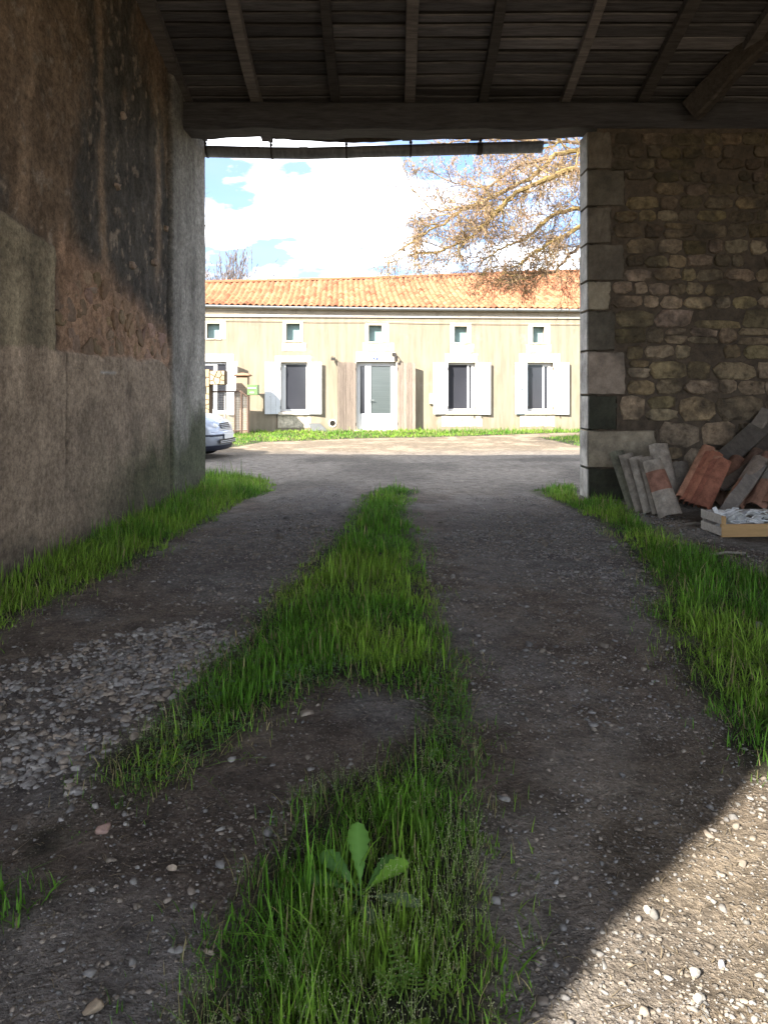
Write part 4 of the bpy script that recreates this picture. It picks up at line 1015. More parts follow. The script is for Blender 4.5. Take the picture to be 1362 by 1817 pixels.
# the metal gate: brown tube frame with welded mesh
gate_m = vary('brown_gate_paint', (0.105, 0.066, 0.048), .6, .3, .2, 10, .1, 40)
wire_m = vary('galvanised_wire', (0.42, 0.40, 0.37), .5, .4, .1, 10, 0, 40)
DG = 24.6
g = thing('mesh_gate', 'brown tube framed gate with pale wire mesh in front of the pillar', 'gate', (P(375, 768, DG).x, DG, 0))
ox = g.location.x
def gp(x, y, dy=0): q = P(x, y, DG); return (q.x - ox, dy, q.z)
def gz_(x): return gp(x, 768)[2]
MB().tube([gp(374, 695), gp(428, 694.5), gp(440.5, 705)], .026, 8).build('top_rail', gate_m, g)
for x, t, r_ in ((399, 695, .024), (416.5, 695, .022), (428.5, 695, .028), (440, 704, .03)):
    MB().tube([gp(x, 769), gp(x, t)], r_, 8).build('post', gate_m if x > 405 else wire_m, g)
MB().tube([gp(374, 764), gp(440, 764)], .018, 6).build('bottom_rail', gate_m, g)
m = MB()
for x in np.arange(375, 427, 2.6): m.tube([gp(x, 764, .012), gp(x, 681 if x < 404 else 695, .012)], .0045, 4)
for y in np.arange(697, 764, 3.1): m.tube([gp(374, y, .018), gp(428, y, .018)], .0045, 4)
for x in np.arange(430.5, 439, 2.2): m.tube([gp(x, 764, .012), gp(x, 697 + (x - 428) * .8, .012)], .0045, 4)
for y in np.arange(706, 764, 3.1): m.tube([gp(429, y, .018), gp(440, y, .018)], .0045, 4)
m.build('wire_mesh', wire_m, g)

# --- the parked car: only the nose shows past the wall, the rest stands hidden behind it
paint = N('silver_blue_paint'); fl_ = paint.noise(paint.pos((1, 1, 1), True), 300, 2)
paint.b.inputs['Coat Weight'].default_value = .6; paint.b.inputs['Coat Roughness'].default_value = .06
paint = paint.done(paint.ramp(fl_, [(0.3, (.30, .335, .40)), (.7, (.36, .395, .46))]), .35, .5, .35)
plast = vary('dark_blue_trim', (0.020, 0.024, 0.042), .45, .4, .1, 8, .05, 50)
blackp = vary('black_plastic', (0.012, 0.012, 0.014), .5, .4, .1, 8, .05, 50)
lens = N('lamp_lens').done((.55, .55, .50, 1), .06, .6)
rubber = vary('tyre_rubber', (0.02, 0.02, 0.02), .85, .2, .1, 10, .2, 40)
alloy = vary('wheel_silver', (.42, .43, .44), .35, .5, .05, 5, 0, 20, metal=.6)
cps = R(-9)
tipx, tipy = P(411, 770, 16.35).x - .06, 16.35
car = thing('parked_car', 'silver blue hatchback with twin round headlights parked beyond the wall end', 'car', (tipx - 2.0 * math.cos(cps), tipy - 2.0 * math.sin(cps), 0), cps)
ST = [(-1.93, .62, .42, .80, .86), (-1.88, .74, .36, .88, .95), (-1.70, .80, .30, .93, .99), (-1.2, .825, .22, .95, 1.0), (0.0, .83, .20, .93, 1.0), (.85, .825, .20, .90, .99), (1.25, .815, .20, .855, .955), (1.52, .79, .22, .80, .90), (1.70, .75, .24, .735, .835), (1.82, .66, .30, .66, .765), (1.90, .50, .40, .60, .69), (1.935, .38, .45, .575, .63)]
def sect(x, w, zb, zs, zt):
    h = [(w * .80, zb), (w * .97, zb + .06), (w, zb + (zs - zb) * .45), (w * .985, zs - .05), (w * .93, zs + (zt - zs) * .25), (w * .78, zs + (zt - zs) * .72), (w * .42, zt - .008), (0, zt)]
    return [(x, -y, z) for y, z in h] + [(x, y, z) for y, z in h[-2::-1]]
MB().loft([sect(*s_) for s_ in ST]).build('body', paint, car, True)
def outline(z, k_): return [(1.25, -.825 * k_, z), (1.50, -.80 * k_, z), (1.72, -.735 * k_, z), (1.87 * (.5 + k_ / 2), -.60 * k_, z), (1.955 * (.5 + k_ / 2), -.40 * k_, z), (1.985 * (.5 + k_ / 2), -.2 * k_, z), (1.995 * (.5 + k_ / 2), 0, z)]
def full(z, k_): o = outline(z, k_); return o + [(x, -y, zz_) for x, y, zz_ in o[-2::-1]]
bm_ = MB(); bm_.loft([full(z, k_) for z, k_ in ((.27, .965), (.30, .99), (.44, 1.0), (.52, 1.0), (.565, .985), (.585, .93))], closed=False, cap=False)
bump_o = bm_.build('bumper', paint, car, True)
m = MB(); m.loft([full(z, k_) for z, k_ in ((.465, 1.0), (.47, 1.012), (.505, 1.012), (.51, 1.0))], closed=False, cap=False); m.build('bumper_strip', plast, bump_o, True)
m = MB(); m.loft([full(z, k_) for z, k_ in ((.165, .90), (.19, .955), (.275, .985))], closed=False, cap=False); m.build('valance', plast, car, True)
gq = MB(); gq.loft([[(1.955 - .06 * abs(y) ** 1.3, y, z) for y in np.linspace(-.46, .46, 9)] for z in (.305, .405)], closed=False, cap=False); 
gq.v = [(x + .045, y, z) for x, y, z in gq.v]; lg = gq.build('lower_grille', blackp, bump_o)
for z in (.33, .365): MB().tube([(2.012 - .06 * abs(y) ** 1.3, y, z) for y in np.linspace(-.45, .45, 9)], .007, 4).build('grille_bar', alloy, lg)
gq = MB(); gq.loft([[(x_ - .10 * y * y, y, z) for y in np.linspace(-.28, .28, 7)] for x_, z in ((1.945, .615), (1.90, .735))], closed=False, cap=False); ug = gq.build('grille', blackp, car)
for x_, z in ((1.952, .63), (1.937, .665), (1.922, .70)): MB().tube([(x_ - .10 * y * y, y, z) for y in np.linspace(-.27, .27, 7)], .008, 4).build('grille_bar', alloy, ug)
def lamp(cx_, cy_, cz_, r_, nrm, name):
    n_ = Vector(nrm).normalized(); t_ = Vector((0, 0, 1)).cross(n_).normalized(); u_ = n_.cross(t_); c_ = Vector((cx_, cy_, cz_)); rings = []
    for k_, o in ((1.0, -.05), (1.0, .0), (.97, .012)): rings.append([c_ + n_ * o + (t_ * math.cos(a_) * r_ + u_ * math.sin(a_) * r_ * .92) * k_ for a_ in np.linspace(0, 2 * math.pi, 19)[:-1]])
    h_ = MB().loft(rings).build(name, plast, car, True)
    rings = [[c_ + n_ * o + (t_ * math.cos(a_) * r_ + u_ * math.sin(a_) * r_ * .92) * k_ for a_ in np.linspace(0, 2 * math.pi, 19)[:-1]] for k_, o in ((.92, .010), (.80, .030), (.45, .046), (.1, .05))]
    MB().loft(rings).build('lens', lens, h_, True)
for s_ in (-1, 1):
    lamp(1.705, s_ * .615, .70, .125, (.78, s_ * .55, .50), 'headlight'); lamp(1.84, s_ * .435, .665, .085, (.88, s_ * .32, .48), 'headlight')
m = MB(); m.loft([[(x, s_ * (w_ - (z - z0_) * .0), z) for s_ in (-1, 1)][::1] for x, w_, z, z0_ in ((.86, .70, .985, 0), (.10, .58, 1.44, 0))], closed=False, cap=False)
gh = MB(); gh.loft([[(x, -w_, z), (x, -w_ * .2, z + c_), (x, w_ * .2, z + c_), (x, w_, z)] for x, w_, z, c_ in ((.88, .73, .97, .02), (.15, .585, 1.42, .03), (-.8, .575, 1.45, .03), (-1.5, .56, 1.38, .03), (-1.85, .66, .93, .01))], closed=False, cap=False); gh.build('roof', paint, car, True)
for s_ in (-1, 1):
    MB().add([(.80, s_ * .755, .965), (.12, s_ * .602, 1.40), (-.8, s_ * .592, 1.43), (-1.48, s_ * .575, 1.36), (-1.80, s_ * .70, .95)], [(0, 1, 2, 3, 4)]).build('side_window', glass_m, car)
    for x in (1.24, -1.22):
        wt_ = MB().loft([[(x + r_ * math.cos(a_), s_ * y_, .29 + r_ * math.sin(a_)) for a_ in np.linspace(0, 2 * math.pi, 25)[:-1]] for r_, y_ in ((.18, .66), (.28, .665), (.29, .70), (.29, .80), (.275, .825), (.19, .82))]).build('wheel', rubber, car, True)
        MB().loft([[(x + r_ * math.cos(a_), s_ * y_, .29 + r_ * math.sin(a_)) for a_ in np.linspace(0, 2 * math.pi, 25)[:-1]] for r_, y_ in ((.185, .81), (.18, .832), (.06, .82), (.02, .84))]).build('rim', alloy, wt_)
MB().add([(.84, -.70, .995), (.84, .70, .995), (.17, .565, 1.425), (.17, -.565, 1.425)], [(0, 1, 2, 3)]).xf(Matrix.Translation((.025, 0, .03))).build('windscreen', glass_m, car)
MB().rbox(1.992, 2.012, -.26, .26, .405, .51, .004).build('number_plate', white_pvc, car)

# ------------------------------------------------------------------ trees
def tree_mesh(rngt, limbs, twig_depth, col_fn, seeds, gravity=-.10, seg=5, dens=1.0):
    """limbs: list of (points, r0, r1). Grows side twigs on them. returns MB of wood and list of twig ends"""
    w = MB(); tips = []; q = rngt
    def grow(p, d, L, r, lev):
        pts = [p]; n = 4 if lev < 2 else 3; rad = [r]
        for i in range(n):
            d = (d + Vector((q.gauss(0, .22), q.gauss(0, .22), q.gauss(0, .20) + (gravity if lev < 3 else .10)))).normalized()
            p = p + d * (L / n); pts.append(p); rad.append(r * (1 - .72 * (i + 1) / n))
        w.tube(pts, rad, 5 if lev < 1 else (4 if lev < 2 else 3), False, col_fn(lev, q))
        if lev >= twig_depth: tips.append((pts[-1], d, lev)); tips.append((pts[-2], d, lev)); return
        nb = int((5 if lev == 0 else 4) * dens + q.random())
        for i in range(nb):
            t = q.uniform(.25, 1.0) * n; k0 = min(int(t), n - 1); pp = pts[k0].lerp(pts[k0 + 1], t - k0)
            dd = (pts[k0 + 1] - pts[k0]).normalized(); ax = dd.orthogonal().normalized(); ax.rotate(Matrix.Rotation(q.uniform(0, 6.28), 3, dd))
            nd = (dd * q.uniform(.7, 1.0) + ax * q.uniform(.5, .9)).normalized()
            grow(pp, nd, L * q.uniform(.42, .68), max(r * .52, .0065), lev + 1)
    for pts, r0, r1 in limbs:
        pts = [Vector(p_) for p_ in pts]; fine_ = []
        for a_, b_ in zip(pts[:-1], pts[1:]):
            for i in range(4):
                t = i / 4; fine_.append(a_.lerp(b_, t) + Vector((q.gauss(0, .02), q.gauss(0, .03), q.gauss(0, .02))))
        fine_.append(pts[-1]); n = len(fine_) - 1
        w.tube(fine_, [r0 + (r1 - r0) * i / n for i in range(n + 1)], 7, False, col_fn(-1, q))
        tot = sum((b_ - a_).length for a_, b_ in zip(pts[:-1], pts[1:]))
        nb = int(tot * 4.2 * dens) + 2
        for i in range(nb):
            t = (q.uniform(.12, 1.0)) * n; k0 = min(int(t), n - 1); pp = fine_[k0].lerp(fine_[k0 + 1], t - k0); dd = (fine_[k0 + 1] - fine_[k0]).normalized()
            ax = dd.orthogonal().normalized(); ax.rotate(Matrix.Rotation(q.uniform(0, 6.28), 3, dd))
            nd = (dd * q.uniform(.5, 1.0) + ax * q.uniform(.5, 1.0)).normalized()
            grow(pp, nd, q.uniform(.5, 1.15) * (1.15 - .4 * t / n), max(r1 * .9, .010), 0)
        grow(fine_[-1], (fine_[-1] - fine_[-2]).normalized(), .8, r1, 0)
    return w, tips
bark = vary('lichen_bark', (1, 1, 1), .9, .15, .25, 6, .4, 30, attr=True)
def gold(lev, q):
    v = q.uniform(.7, 1.25); g_ = q.random() < (.8 if lev < 0 else .6 if lev < 1 else .4)
    return (.25 * v, .18 * v, .07 * v) if g_ else (.17 * v, .125 * v, .085 * v)
tq = random.Random(31)
def L(*pts): return [P(x, y, d_) for x, y, d_ in pts]
trunk_top = Vector((10.2, 19.6, 5.6))
LIMBS = [
    ([trunk_top, P(1180, 250, 19.2), P(1100, 262, 18.8), P(1035, 262, 18.4), P(985, 278, 18.2), P(940, 315, 18.0), P(880, 348, 17.8), P(820, 372, 17.6), P(775, 402, 17.5), P(735, 428, 17.4)], .085, .02),
    (L((985, 278, 18.2), (925, 290, 18.4), (885, 315, 18.6), (868, 332, 18.6), (830, 330, 18.8), (790, 318, 19)), .05, .016),
    (L((868, 332, 18.6), (846, 362, 18.4), (800, 372, 18.2), (762, 372, 18.0), (735, 340, 18)), .036, .012),
    ([trunk_top, P(1160, 300, 18.2), P(1060, 300, 17.6), P(1000, 305, 17.4), P(955, 322, 17.3), P(905, 350, 17.2), P(880, 378, 17.1), P(848, 412, 17.0), P(812, 432, 16.9), P(772, 448, 16.9), P(738, 450, 16.9)], .08, .016),
    (L((905, 350, 17.2), (882, 370, 17.0), (862, 395, 16.8), (830, 425, 16.7)), .03, .012),
    ([trunk_top, P(1160, 350, 20.2), P(1030, 368, 19.8), P(990, 376, 19.6), P(955, 402, 19.4), P(925, 428, 19.2), P(890, 440, 19.1), P(855, 462, 19)], .085, .015),
    ([trunk_top, P(1150, 390, 18.6), P(1030, 400, 18.3), P(985, 425, 18.1), P(950, 445, 18.0), P(920, 470, 17.9)], .085, .015),
    ([trunk_top, P(1170, 440, 19.6), P(1040, 430, 19.4), P(1010, 450, 19.2), P(985, 480, 19), P(940, 492, 18.9), P(890, 495, 18.8)], .07, .013),
    (L((1060, 255, 20.5), (1010, 250, 20.3), (960, 252, 20.1), (900, 246, 20), (850, 246, 19.9), (800, 252, 19.9)), .05, .013),
    (L((1010, 250, 20.3), (1000, 235, 20.2), (985, 258, 20.0), (930, 268, 19.9), (895, 290, 19.8)), .04, .014),
    ([trunk_top + Vector((.2, .3, 1)), Vector((9, 21.5, 8.5)), Vector((8, 22.6, 10.2)), Vector((7, 23, 11))], .12, .03),
    ([trunk_top + Vector((.2, .3, 1)), Vector((12.4, 20, 9)), Vector((14, 20.4, 11))], .13, .03),
    ([trunk_top + Vector((.2, -.2, 1)), Vector((10.8, 17.6, 8.6)), Vector((11, 16, 10.5))], .12, .03),
]
wood, tips = tree_mesh(tq, LIMBS, 2, gold, None, gravity=-.03, dens=1.15)
big = thing('overhanging_tree', 'leafless tree with yellow lichened boughs and brown seed tassels reaching in front of the roof', 'tree', (10.2, 19.7, 0))
off = Matrix.Translation((-10.2, -19.7, 0))
wood.xf(off); cr = wood.build('crown', bark, big)
MB().tube([(0, 0, -.2), (.03, .02, .5), (.06, -.03, 2), (0, -.08, 4), (0, -.1, 5.7), (.2, .1, 7)], [.48, .36, .31, .27, .22, .15], 12, c=(.16, .125, .085)).build('trunk', bark, big, True)
tas = MB()
for (p_, d_, lev) in tips:
    for i in range(tq.choice((0, 1, 1, 2, 2))):
        o = p_ + Vector((tq.gauss(0, .05), tq.gauss(0, .05), tq.gauss(0, .03))); h_ = tq.uniform(.05, .11); w_ = tq.uniform(.006, .013); a_ = tq.uniform(0, 3.14); v = tq.uniform(.6, 1.4)
        dx, dy = math.cos(a_) * w_, math.sin(a_) * w_; lean = Vector((tq.gauss(0, .03), tq.gauss(0, .03), 0))
        tas.add([o + Vector((-dx, -dy, -h_ * .3)), o + lean * .3, o + Vector((dx, dy, -h_ * .3)), o + lean + Vector((0, 0, -h_))], [(0, 1, 2), (0, 2, 3)], (.25 * v, .165 * v, .10 * v))
tas.xf(off); tas.build('seed_tassels', vary('seed_tassel', (1, 1, 1), .9, .1, .2, 6, 0, 30, attr=True), big, False, 'stuff')
def grey(lev, q): v = q.uniform(.7, 1.3); return (.15 * v, .12 * v, .10 * v)
# shrubby tree of upright rods behind the low end of the roof
q = random.Random(8); base = P(412, 600, 35.5); base.z = 0
bt = thing('pollard_tree', 'leafless pollard with upright bristling rods behind the low end of the tiled roof', 'tree', tuple(base))
m = MB()
for i in range(95):
    a_ = q.uniform(-1.15, 1.15); y_ = q.uniform(-.8, .8); hgt = (q.uniform(2.2, 3.5)) * (1 - .18 * abs(a_)); st_ = Vector((q.uniform(-.9, .9), y_, 4.7 + q.uniform(-.4, .5))); pts = [st_]; d_ = Vector((math.sin(a_ * .5), y_ * .2, 1)).normalized()
    for j in range(5):
        d_ = (d_ + Vector((q.gauss(0, .07), q.gauss(0, .07), .08))).normalized(); pts.append(pts[-1] + d_ * hgt / 5)
    m.tube(pts, [.020, .018, .015, .012, .010, .007], 4, False, grey(0, q))
    for j in range(9):
        t = q.uniform(1.2, 4.9); k0 = int(t); pp = pts[k0].lerp(pts[k0 + 1], t - k0); dd = (d_ + Vector((q.gauss(0, .5), q.gauss(0, .5), .1))).normalized(); m.tube([pp, pp + dd * .12, pp + dd * .2 + Vector((0, 0, .05))], [.010, .013, .005], 3, False, grey(0, q))
m.build('crown', bark, bt); MB().tube([(0, 0, -.2), (.05, 0, 2), (-.03, 0, 4), (0, 0, 4.5)], [.32, .26, .26, .34], 10, c=(.15, .12, .1)).build('trunk', bark, bt, True)
# tree far behind the house, mostly hidden by the side wall: only its twig ends reach past it
q = random.Random(14); lt = thing('side_tree', 'leafless tree whose thin twigs reach past the passage wall under the gutter', 'tree', (-13.0, 37, 0)); lo = Vector((-13.0, 37, 0))
w_, _ = tree_mesh(q, [([(0, 0, 3.6), (1.6, -.3, 6.2), (2.6, -.6, 8.3), P(352, 392, 36.0) - lo], .12, .022), ([(0, 0, 3.6), (-.8, .3, 7), (-1.2, .4, 10)], .12, .03), ([(1.6, -.3, 6.2), (2.6, 0, 7.0), P(350, 425, 36.3) - lo], .07, .02), ([(1.6, -.3, 6.2), (2.4, 0, 9.0), P(352, 362, 36.3) - lo], .07, .02)], 2, grey, None, .02, dens=.8)
w_.build('crown', bark, lt); MB().tube([(0, 0, -.2), (.02, 0, 1.4), (0, 0, 3.7)], [.26, .2, .14], 9, c=(.15, .12, .1)).build('trunk', bark, lt, True)
# sprigs of young trees showing over the ridge
for n_, (px, top, lab) in enumerate(((676, 466, 'thin bare sapling peeping over the middle of the orange ridge'), (915, 448, 'pale bare sapling cluster over the ridge under the big overhanging boughs'))):
    q = random.Random(40 + n_); bp = P(px, 560, 38); tp = P(px, top, 38)
    s_ = thing('sapling', lab, 'tree', (bp.x, 38, 0)); m = MB()
    for i in range(4 if n_ == 0 else 12):
        x_ = q.uniform(-.25, .25) if n_ == 0 else q.uniform(-1.3, .9); pts = [Vector((x_ * .4, 0, 3.2)), Vector((x_, q.uniform(-.2, .2), 4.6)), Vector((x_ * 1.3 + q.uniform(-.1, .1), q.uniform(-.3, .3), tp.z - q.uniform(0, .7)))]
        m.tube(pts, [.022, .017, .008], 4, False, grey(0, q) if n_ == 0 else (.30, .2, .14))
        for j in range(9):
            t = q.uniform(.3, 1); pp = pts[1].lerp(pts[2], t); dd = Vector((q.uniform(-1, 1), q.uniform(-.6, .6), q.uniform(.3, 1.2))).normalized() * q.uniform(.2, .6); m.tube([pp, pp + dd * .6, pp + dd + Vector((0, 0, .08))], [.011, .009, .005], 3, False, grey(0, q) if n_ == 0 else (.30, .2, .14))
    m.build('crown', bark, s_); MB().tube([(0, 0, -.2), (.03, 0, 1.8), (0, 0, 3.4)], [.09, .07, .04], 7, c=(.15, .12, .1)).build('trunk', bark, s_, True)
# ------------------------------------------------------------------ salvaged tiles, planks and crate at the foot of the gate wall
clay = N('canal_tile'); p_ = clay.pos((1, 1, 1), True); g1 = clay.noise(p_, 9, 6, .6); g2 = clay.noise(p_, 60, 4)
c = clay.mix(1.0, clay.attr(), clay.ramp(g1, [(.3, .58), (.7, 1.32)]), 'MULTIPLY'); c = clay.mix(1.0, c, clay.ramp(g2, [(.3, .85), (.7, 1.12)]), 'MULTIPLY'); clay.bump(g2, .3, .006); clay = clay.done(c, .9, .2)
def canal(L=.62, r0=.105, r1=.085, cols=((0, (1, 1, 1)), (1, (1, 1, 1))), arc=155, seed=0):
    q = random.Random(seed); mb = MB(); n = 9; rows = []; ts = sorted({0, 1} | {round(c_[0], 3) for c_ in cols} | {.33, .66}); outer = []; inner = []; cc_ = []
    for t in ts:
        r = r0 + (r1 - r0) * t; A = [R(90 - arc / 2 + arc * i / (n - 1)) for i in range(n)]
        jag = q.uniform(-.008, .008)
        outer.append([(r * math.cos(a), t * L + (q.uniform(-.007, .007) if t in (0, 1) else 0), r * math.sin(a) + jag * .3) for a in A]); inner.append([((r - .014) * math.cos(a), outer[-1][i][1], (r - .014) * math.sin(a)) for i, a in enumerate(A)])
        cl = [c_ for k_, c_ in cols if k_ <= t + 1e-6][-1]; cc_.append(cl)
    # a colour change gets its own edge: duplicate rings
    for i in range(len(ts) - 1):
        for (a_, b_, flip) in ((outer[i], outer[i + 1], 0), (inner[i], inner[i + 1], 1)):
            vs = a_ + b_; fs = [((j, j + 1, n + j + 1, n + j) if not flip else (j, n + j, n + j + 1, j + 1)) for j in range(n - 1)]; mb.add(vs, fs, cc_[i])
        for j in (0, n - 1): mb.add([outer[i][j], inner[i][j], inner[i + 1][j], outer[i + 1][j]], [(0, 1, 2, 3)], cc_[i])
    for o_, i_, cl in ((outer[0], inner[0], cc_[0]), (outer[-1], inner[-1], cc_[-1])):
        mb.add(o_ + i_, [(j, n + j, n + j + 1, j + 1) for j in range(n - 1)], tuple(x * .8 for x in cl))
    return mb
def place(base, axis, up):
    y = Vector(axis).normalized(); z = Vector(up); z = (z - y * z.dot(y)).normalized(); x = y.cross(z)
    return Matrix(((x.x, y.x, z.x, base[0]), (x.y, y.y, z.y, base[1]), (x.z, y.z, z.z, base[2]), (0, 0, 0, 1)))
def put_tile(name, label, group, base, axis, up, **kw):
    mb = canal(**kw); M_ = place(base, axis, up); mb.xf(M_.to_3x3().to_4x4()); o = mb.build(name, clay, None, False); o.location = base; tag(o, label, 'roof tile', group); return o
GRY = (.285, .242, .195); GRL = (.35, .30, .245); RED = (.30, .15, .105)
def base_at(x, y, d_, zoff=0.0): q = P(x, y, d_); return (q.x, d_, max(0.0, q.z) + zoff)
grp = 'old grey clay tiles leaning beside the gate pillar'
ax = (-.20, .34, .92); up = (.22, -.95, .2)
put_tile('canal_tile', 'front grey clay tile with a broad red band across its middle near the pillar', grp, base_at(1186, 921, 8.72), ax, up, cols=((0, GRL), (.45, RED), (.80, GRL)), L=.66, r0=.155, r1=.12, seed=1)
for i, (x, y, d_, lab, L_, cl) in enumerate(((1166, 916, 8.86, 'old grey clay tile nested directly behind the red banded tile', .67, GRY), (1151, 912, 8.98, 'old grey clay tile, third in the leaning row behind the red banded tile', .66, GRL), (1137, 908, 9.10, 'old grey clay tile, fourth in the leaning row', .69, GRY), (1124, 905, 9.24, 'greenish grey clay tile at the end of the leaning row touching the dark pillar base', .72, (.19, .18, .13)))):
    put_tile('canal_tile', lab, grp, base_at(x, y, d_), (-.15 - .03 * i, .30, .93), (.55 - .02 * i, -.8, .25), cols=((0, cl), (1, cl)), L=L_, r0=.14, r1=.115, seed=i + 2)
put_tile('canal_tile', 'tall pale brown clay tile standing upright behind the red banded tile', grp, base_at(1186, 893, 9.55), (-.10, .28, .95), (.15, -.97, .2), cols=((0, GRL), (1, (.25, .20, .15))), L=.74, r0=.15, r1=.13, seed=9)
for i, (x, dd) in enumerate(((1150, 9.75), (1210, 9.78))):
    put_tile('canal_tile', ('grey clay tile in the dark gap between the leaning row and the wall', 'grey clay tile propped low on the wall behind the tall pale tile')[i], grp, base_at(x, 890, dd), (.02, .3, .95), (0, -.97, .2), cols=((0, GRY), (1, GRY)), L=.5, r0=.14, r1=.12, seed=11 + i)
grp = 'bright red clay tiles leaning together'
REDS = [(.40, .20, .125), (.30, .115, .07), (.37, .15, .09), (.29, .11, .07), (.33, .135, .085)]
labs = ['light orange clay tile on the upper edge of the leaning red bundle', 'deep red clay tile next to the light orange one in the leaning bundle', 'red clay tile in the middle of the leaning red bundle', 'dark red clay tile with a chipped top in the leaning bundle', 'red clay tile on the lower edge of the leaning bundle above the crate']
for i, (x, y, d_) in enumerate(((1212, 889, 9.18), (1219, 895, 9.10), (1227, 899, 9.02), (1236, 902, 8.94), (1245, 905, 8.86))):
    put_tile('canal_tile', labs[i], grp, base_at(x, y, d_), (.54, .38, .75), (-.62, -.66, .78), cols=((0, REDS[i]), (.93 if i % 2 else 1, REDS[(i + 2) % 5])), L=(.80, .74, .77, .72, .70)[i], r0=.105, r1=.088, seed=20 + i)
grp = 'brown clay tiles heaped behind the crate'
BRN = [(.19, .12, .085), (.25, .13, .085), (.23, .18, .14), (.28, .15, .10), (.21, .19, .165)]
labs = ['dull brown clay tile lying behind the red bundle', 'brown clay tile lying diagonally just behind the crate of white shards', 'sandy brown clay tile sloping up to the picture edge behind the crate', 'orange brown clay tile lowest in the heap behind the crate', 'grey clay tile topmost in the brown heap']
for i, (x, y, d_) in enumerate(((1262, 898, 9.3), (1300, 905, 8.65), (1318, 896, 8.85), (1338, 908, 8.5), (1300, 885, 9.25))):
    put_tile('canal_tile', labs[i], grp, base_at(x, y, d_, .02), (.62, .42, .66), (-.5, -.6, .75), cols=((0, BRN[i]), (.5, BRN[(i + 1) % 5]), (1, BRN[i])), L=.76, r0=.12, r1=.10, seed=30 + i)
for i, (x, y, d_, cl, lab) in enumerate(((1362, 906, 8.45, BRN[1], 'brown clay tile half out of view at the outer end of the heap'), (1375, 890, 8.8, BRN[0], 'dark brown clay tile behind the outer end of the heap'), (1392, 900, 8.7, BRN[3], 'orange brown clay tile at the far outer end of the heap'))):
    put_tile('canal_tile', lab, grp, base_at(x, y, d_, .02), (.60, .42, .66), (-.5, -.6, .75), cols=((0, cl), (1, cl)), L=.72, r0=.12, r1=.10, seed=50 + i)
plank_m = vary('weathered_plank', (1, 1, 1), .85, .2, .3, 3, .4, 22, attr=True, stretch=(6, .6, 6))
def plank(label, p0, p1, w_, t_, co, seed, roll=0.0):
    a_, b_ = Vector(p0), Vector(p1); q = random.Random(seed); L_ = (b_ - a_).length; mb = MB(); rings = []
    for i in range(9):
        t = i / 8; e = q.uniform(-.006, .006); rings.append([(-w_ / 2 + e, t * L_, 0), (w_ / 2 + e * .6, t * L_, 0), (w_ / 2 + e * .6, t * L_, t_), (w_ / 2 - .02 + e, t * L_, t_ + .006), (-w_ / 2 + e, t * L_, t_)])
    mb.loft(rings, c=co); up_ = Vector((-.55 + roll, -.75, .5)); M_ = place(a_, b_ - a_, up_); mb.xf(M_.to_3x3().to_4x4()); o = mb.build('plank', plank_m); o.location = a_
    return tag(o, label, 'plank', 'planks leaning on the rubble wall behind the crate')
plank('broad dark grey plank leaning high on the rubble wall above the red tiles', base_at(1228, 872, 9.55, .02), P(1372, 738, 9.98), .26, .035, (.13, .11, .09), 1)
plank('pale grey plank with split end running from the crate up to the rubble wall', base_at(1283, 916, 8.35, .0), P(1350, 826, 8.9), .15, .03, (.235, .205, .175), 2)
plank('thin brown plank lying across the brown tile heap', P(1275, 868, 9.0), P(1385, 792, 9.5), .12, .03, (.15, .115, .088), 3)
plank('short light topped plank end standing above the dark broad plank', P(1335, 772, 9.9), P(1362, 728, 9.96), .16, .03, (.24, .20, .16), 4)
plank('dark brown plank on the wall above the thin brown plank', P(1320, 830, 9.6), P(1410, 735, 9.98), .15, .03, (.11, .088, .07), 5)
# crate
old_crate = vary('greyed_crate_wood', (.38, .34, .295), .85, .2, .25, 4, .35, 25, stretch=(1, 8, 8))
tan_crate = vary('tan_crate_wood', (.42, .265, .12), .8, .25, .15, 4, .2, 25, stretch=(.6, 6, 6))
a = P(1279, 953, 7.52); cw, cd = .66, .40
cr = thing('wooden_crate', 'low wooden crate with greyed slatted end and tan front, full of white shards', 'crate', (a.x, a.y, 0), R(4))
# its end panel runs back and outwards a little
for (z0, z1) in ((.015, .095), (.128, .215)): MB().rbox(-.008, .008, -.0, cd, z0, z1, .003).build('end_slat', old_crate, cr)
for y in (.012, cd - .03): MB().rbox(.009, .036, y, y + .03, .0, .205, .003).build('corner_post', tan_crate if y < .1 else old_crate, cr)
MB().rbox(.0, cw, -.012, -.001, .0, .128, .003).build('front_board', tan_crate, cr)
MB().rbox(.0, .045, -.011, -.0, .129, .205, .002).build('front_post', tan_crate, cr)
for (z0, z1) in ((.015, .095), (.128, .205)): MB().rbox(.0, cw, cd + .001, cd + .012, z0, z1, .003).build('back_slat', old_crate, cr)
for (z0, z1) in ((.015, .095), (.128, .215)): MB().rbox(cw - .008, cw + .008, .0, cd, z0, z1, .003).build('end_slat', old_crate, cr)
for i in range(4): MB().rbox(.01, cw - .01, .01 + i * .10, .085 + i * .10, .004, .014, .002).build('bottom_slat', old_crate, cr)
shard = vary('white_shard', (.66, .66, .65), .85, .2, .22, 14, .35, 45)
q = random.Random(17); Mc = Matrix.Translation((a.x, a.y, 0)) @ Matrix.Rotation(R(4), 4, 'Z')
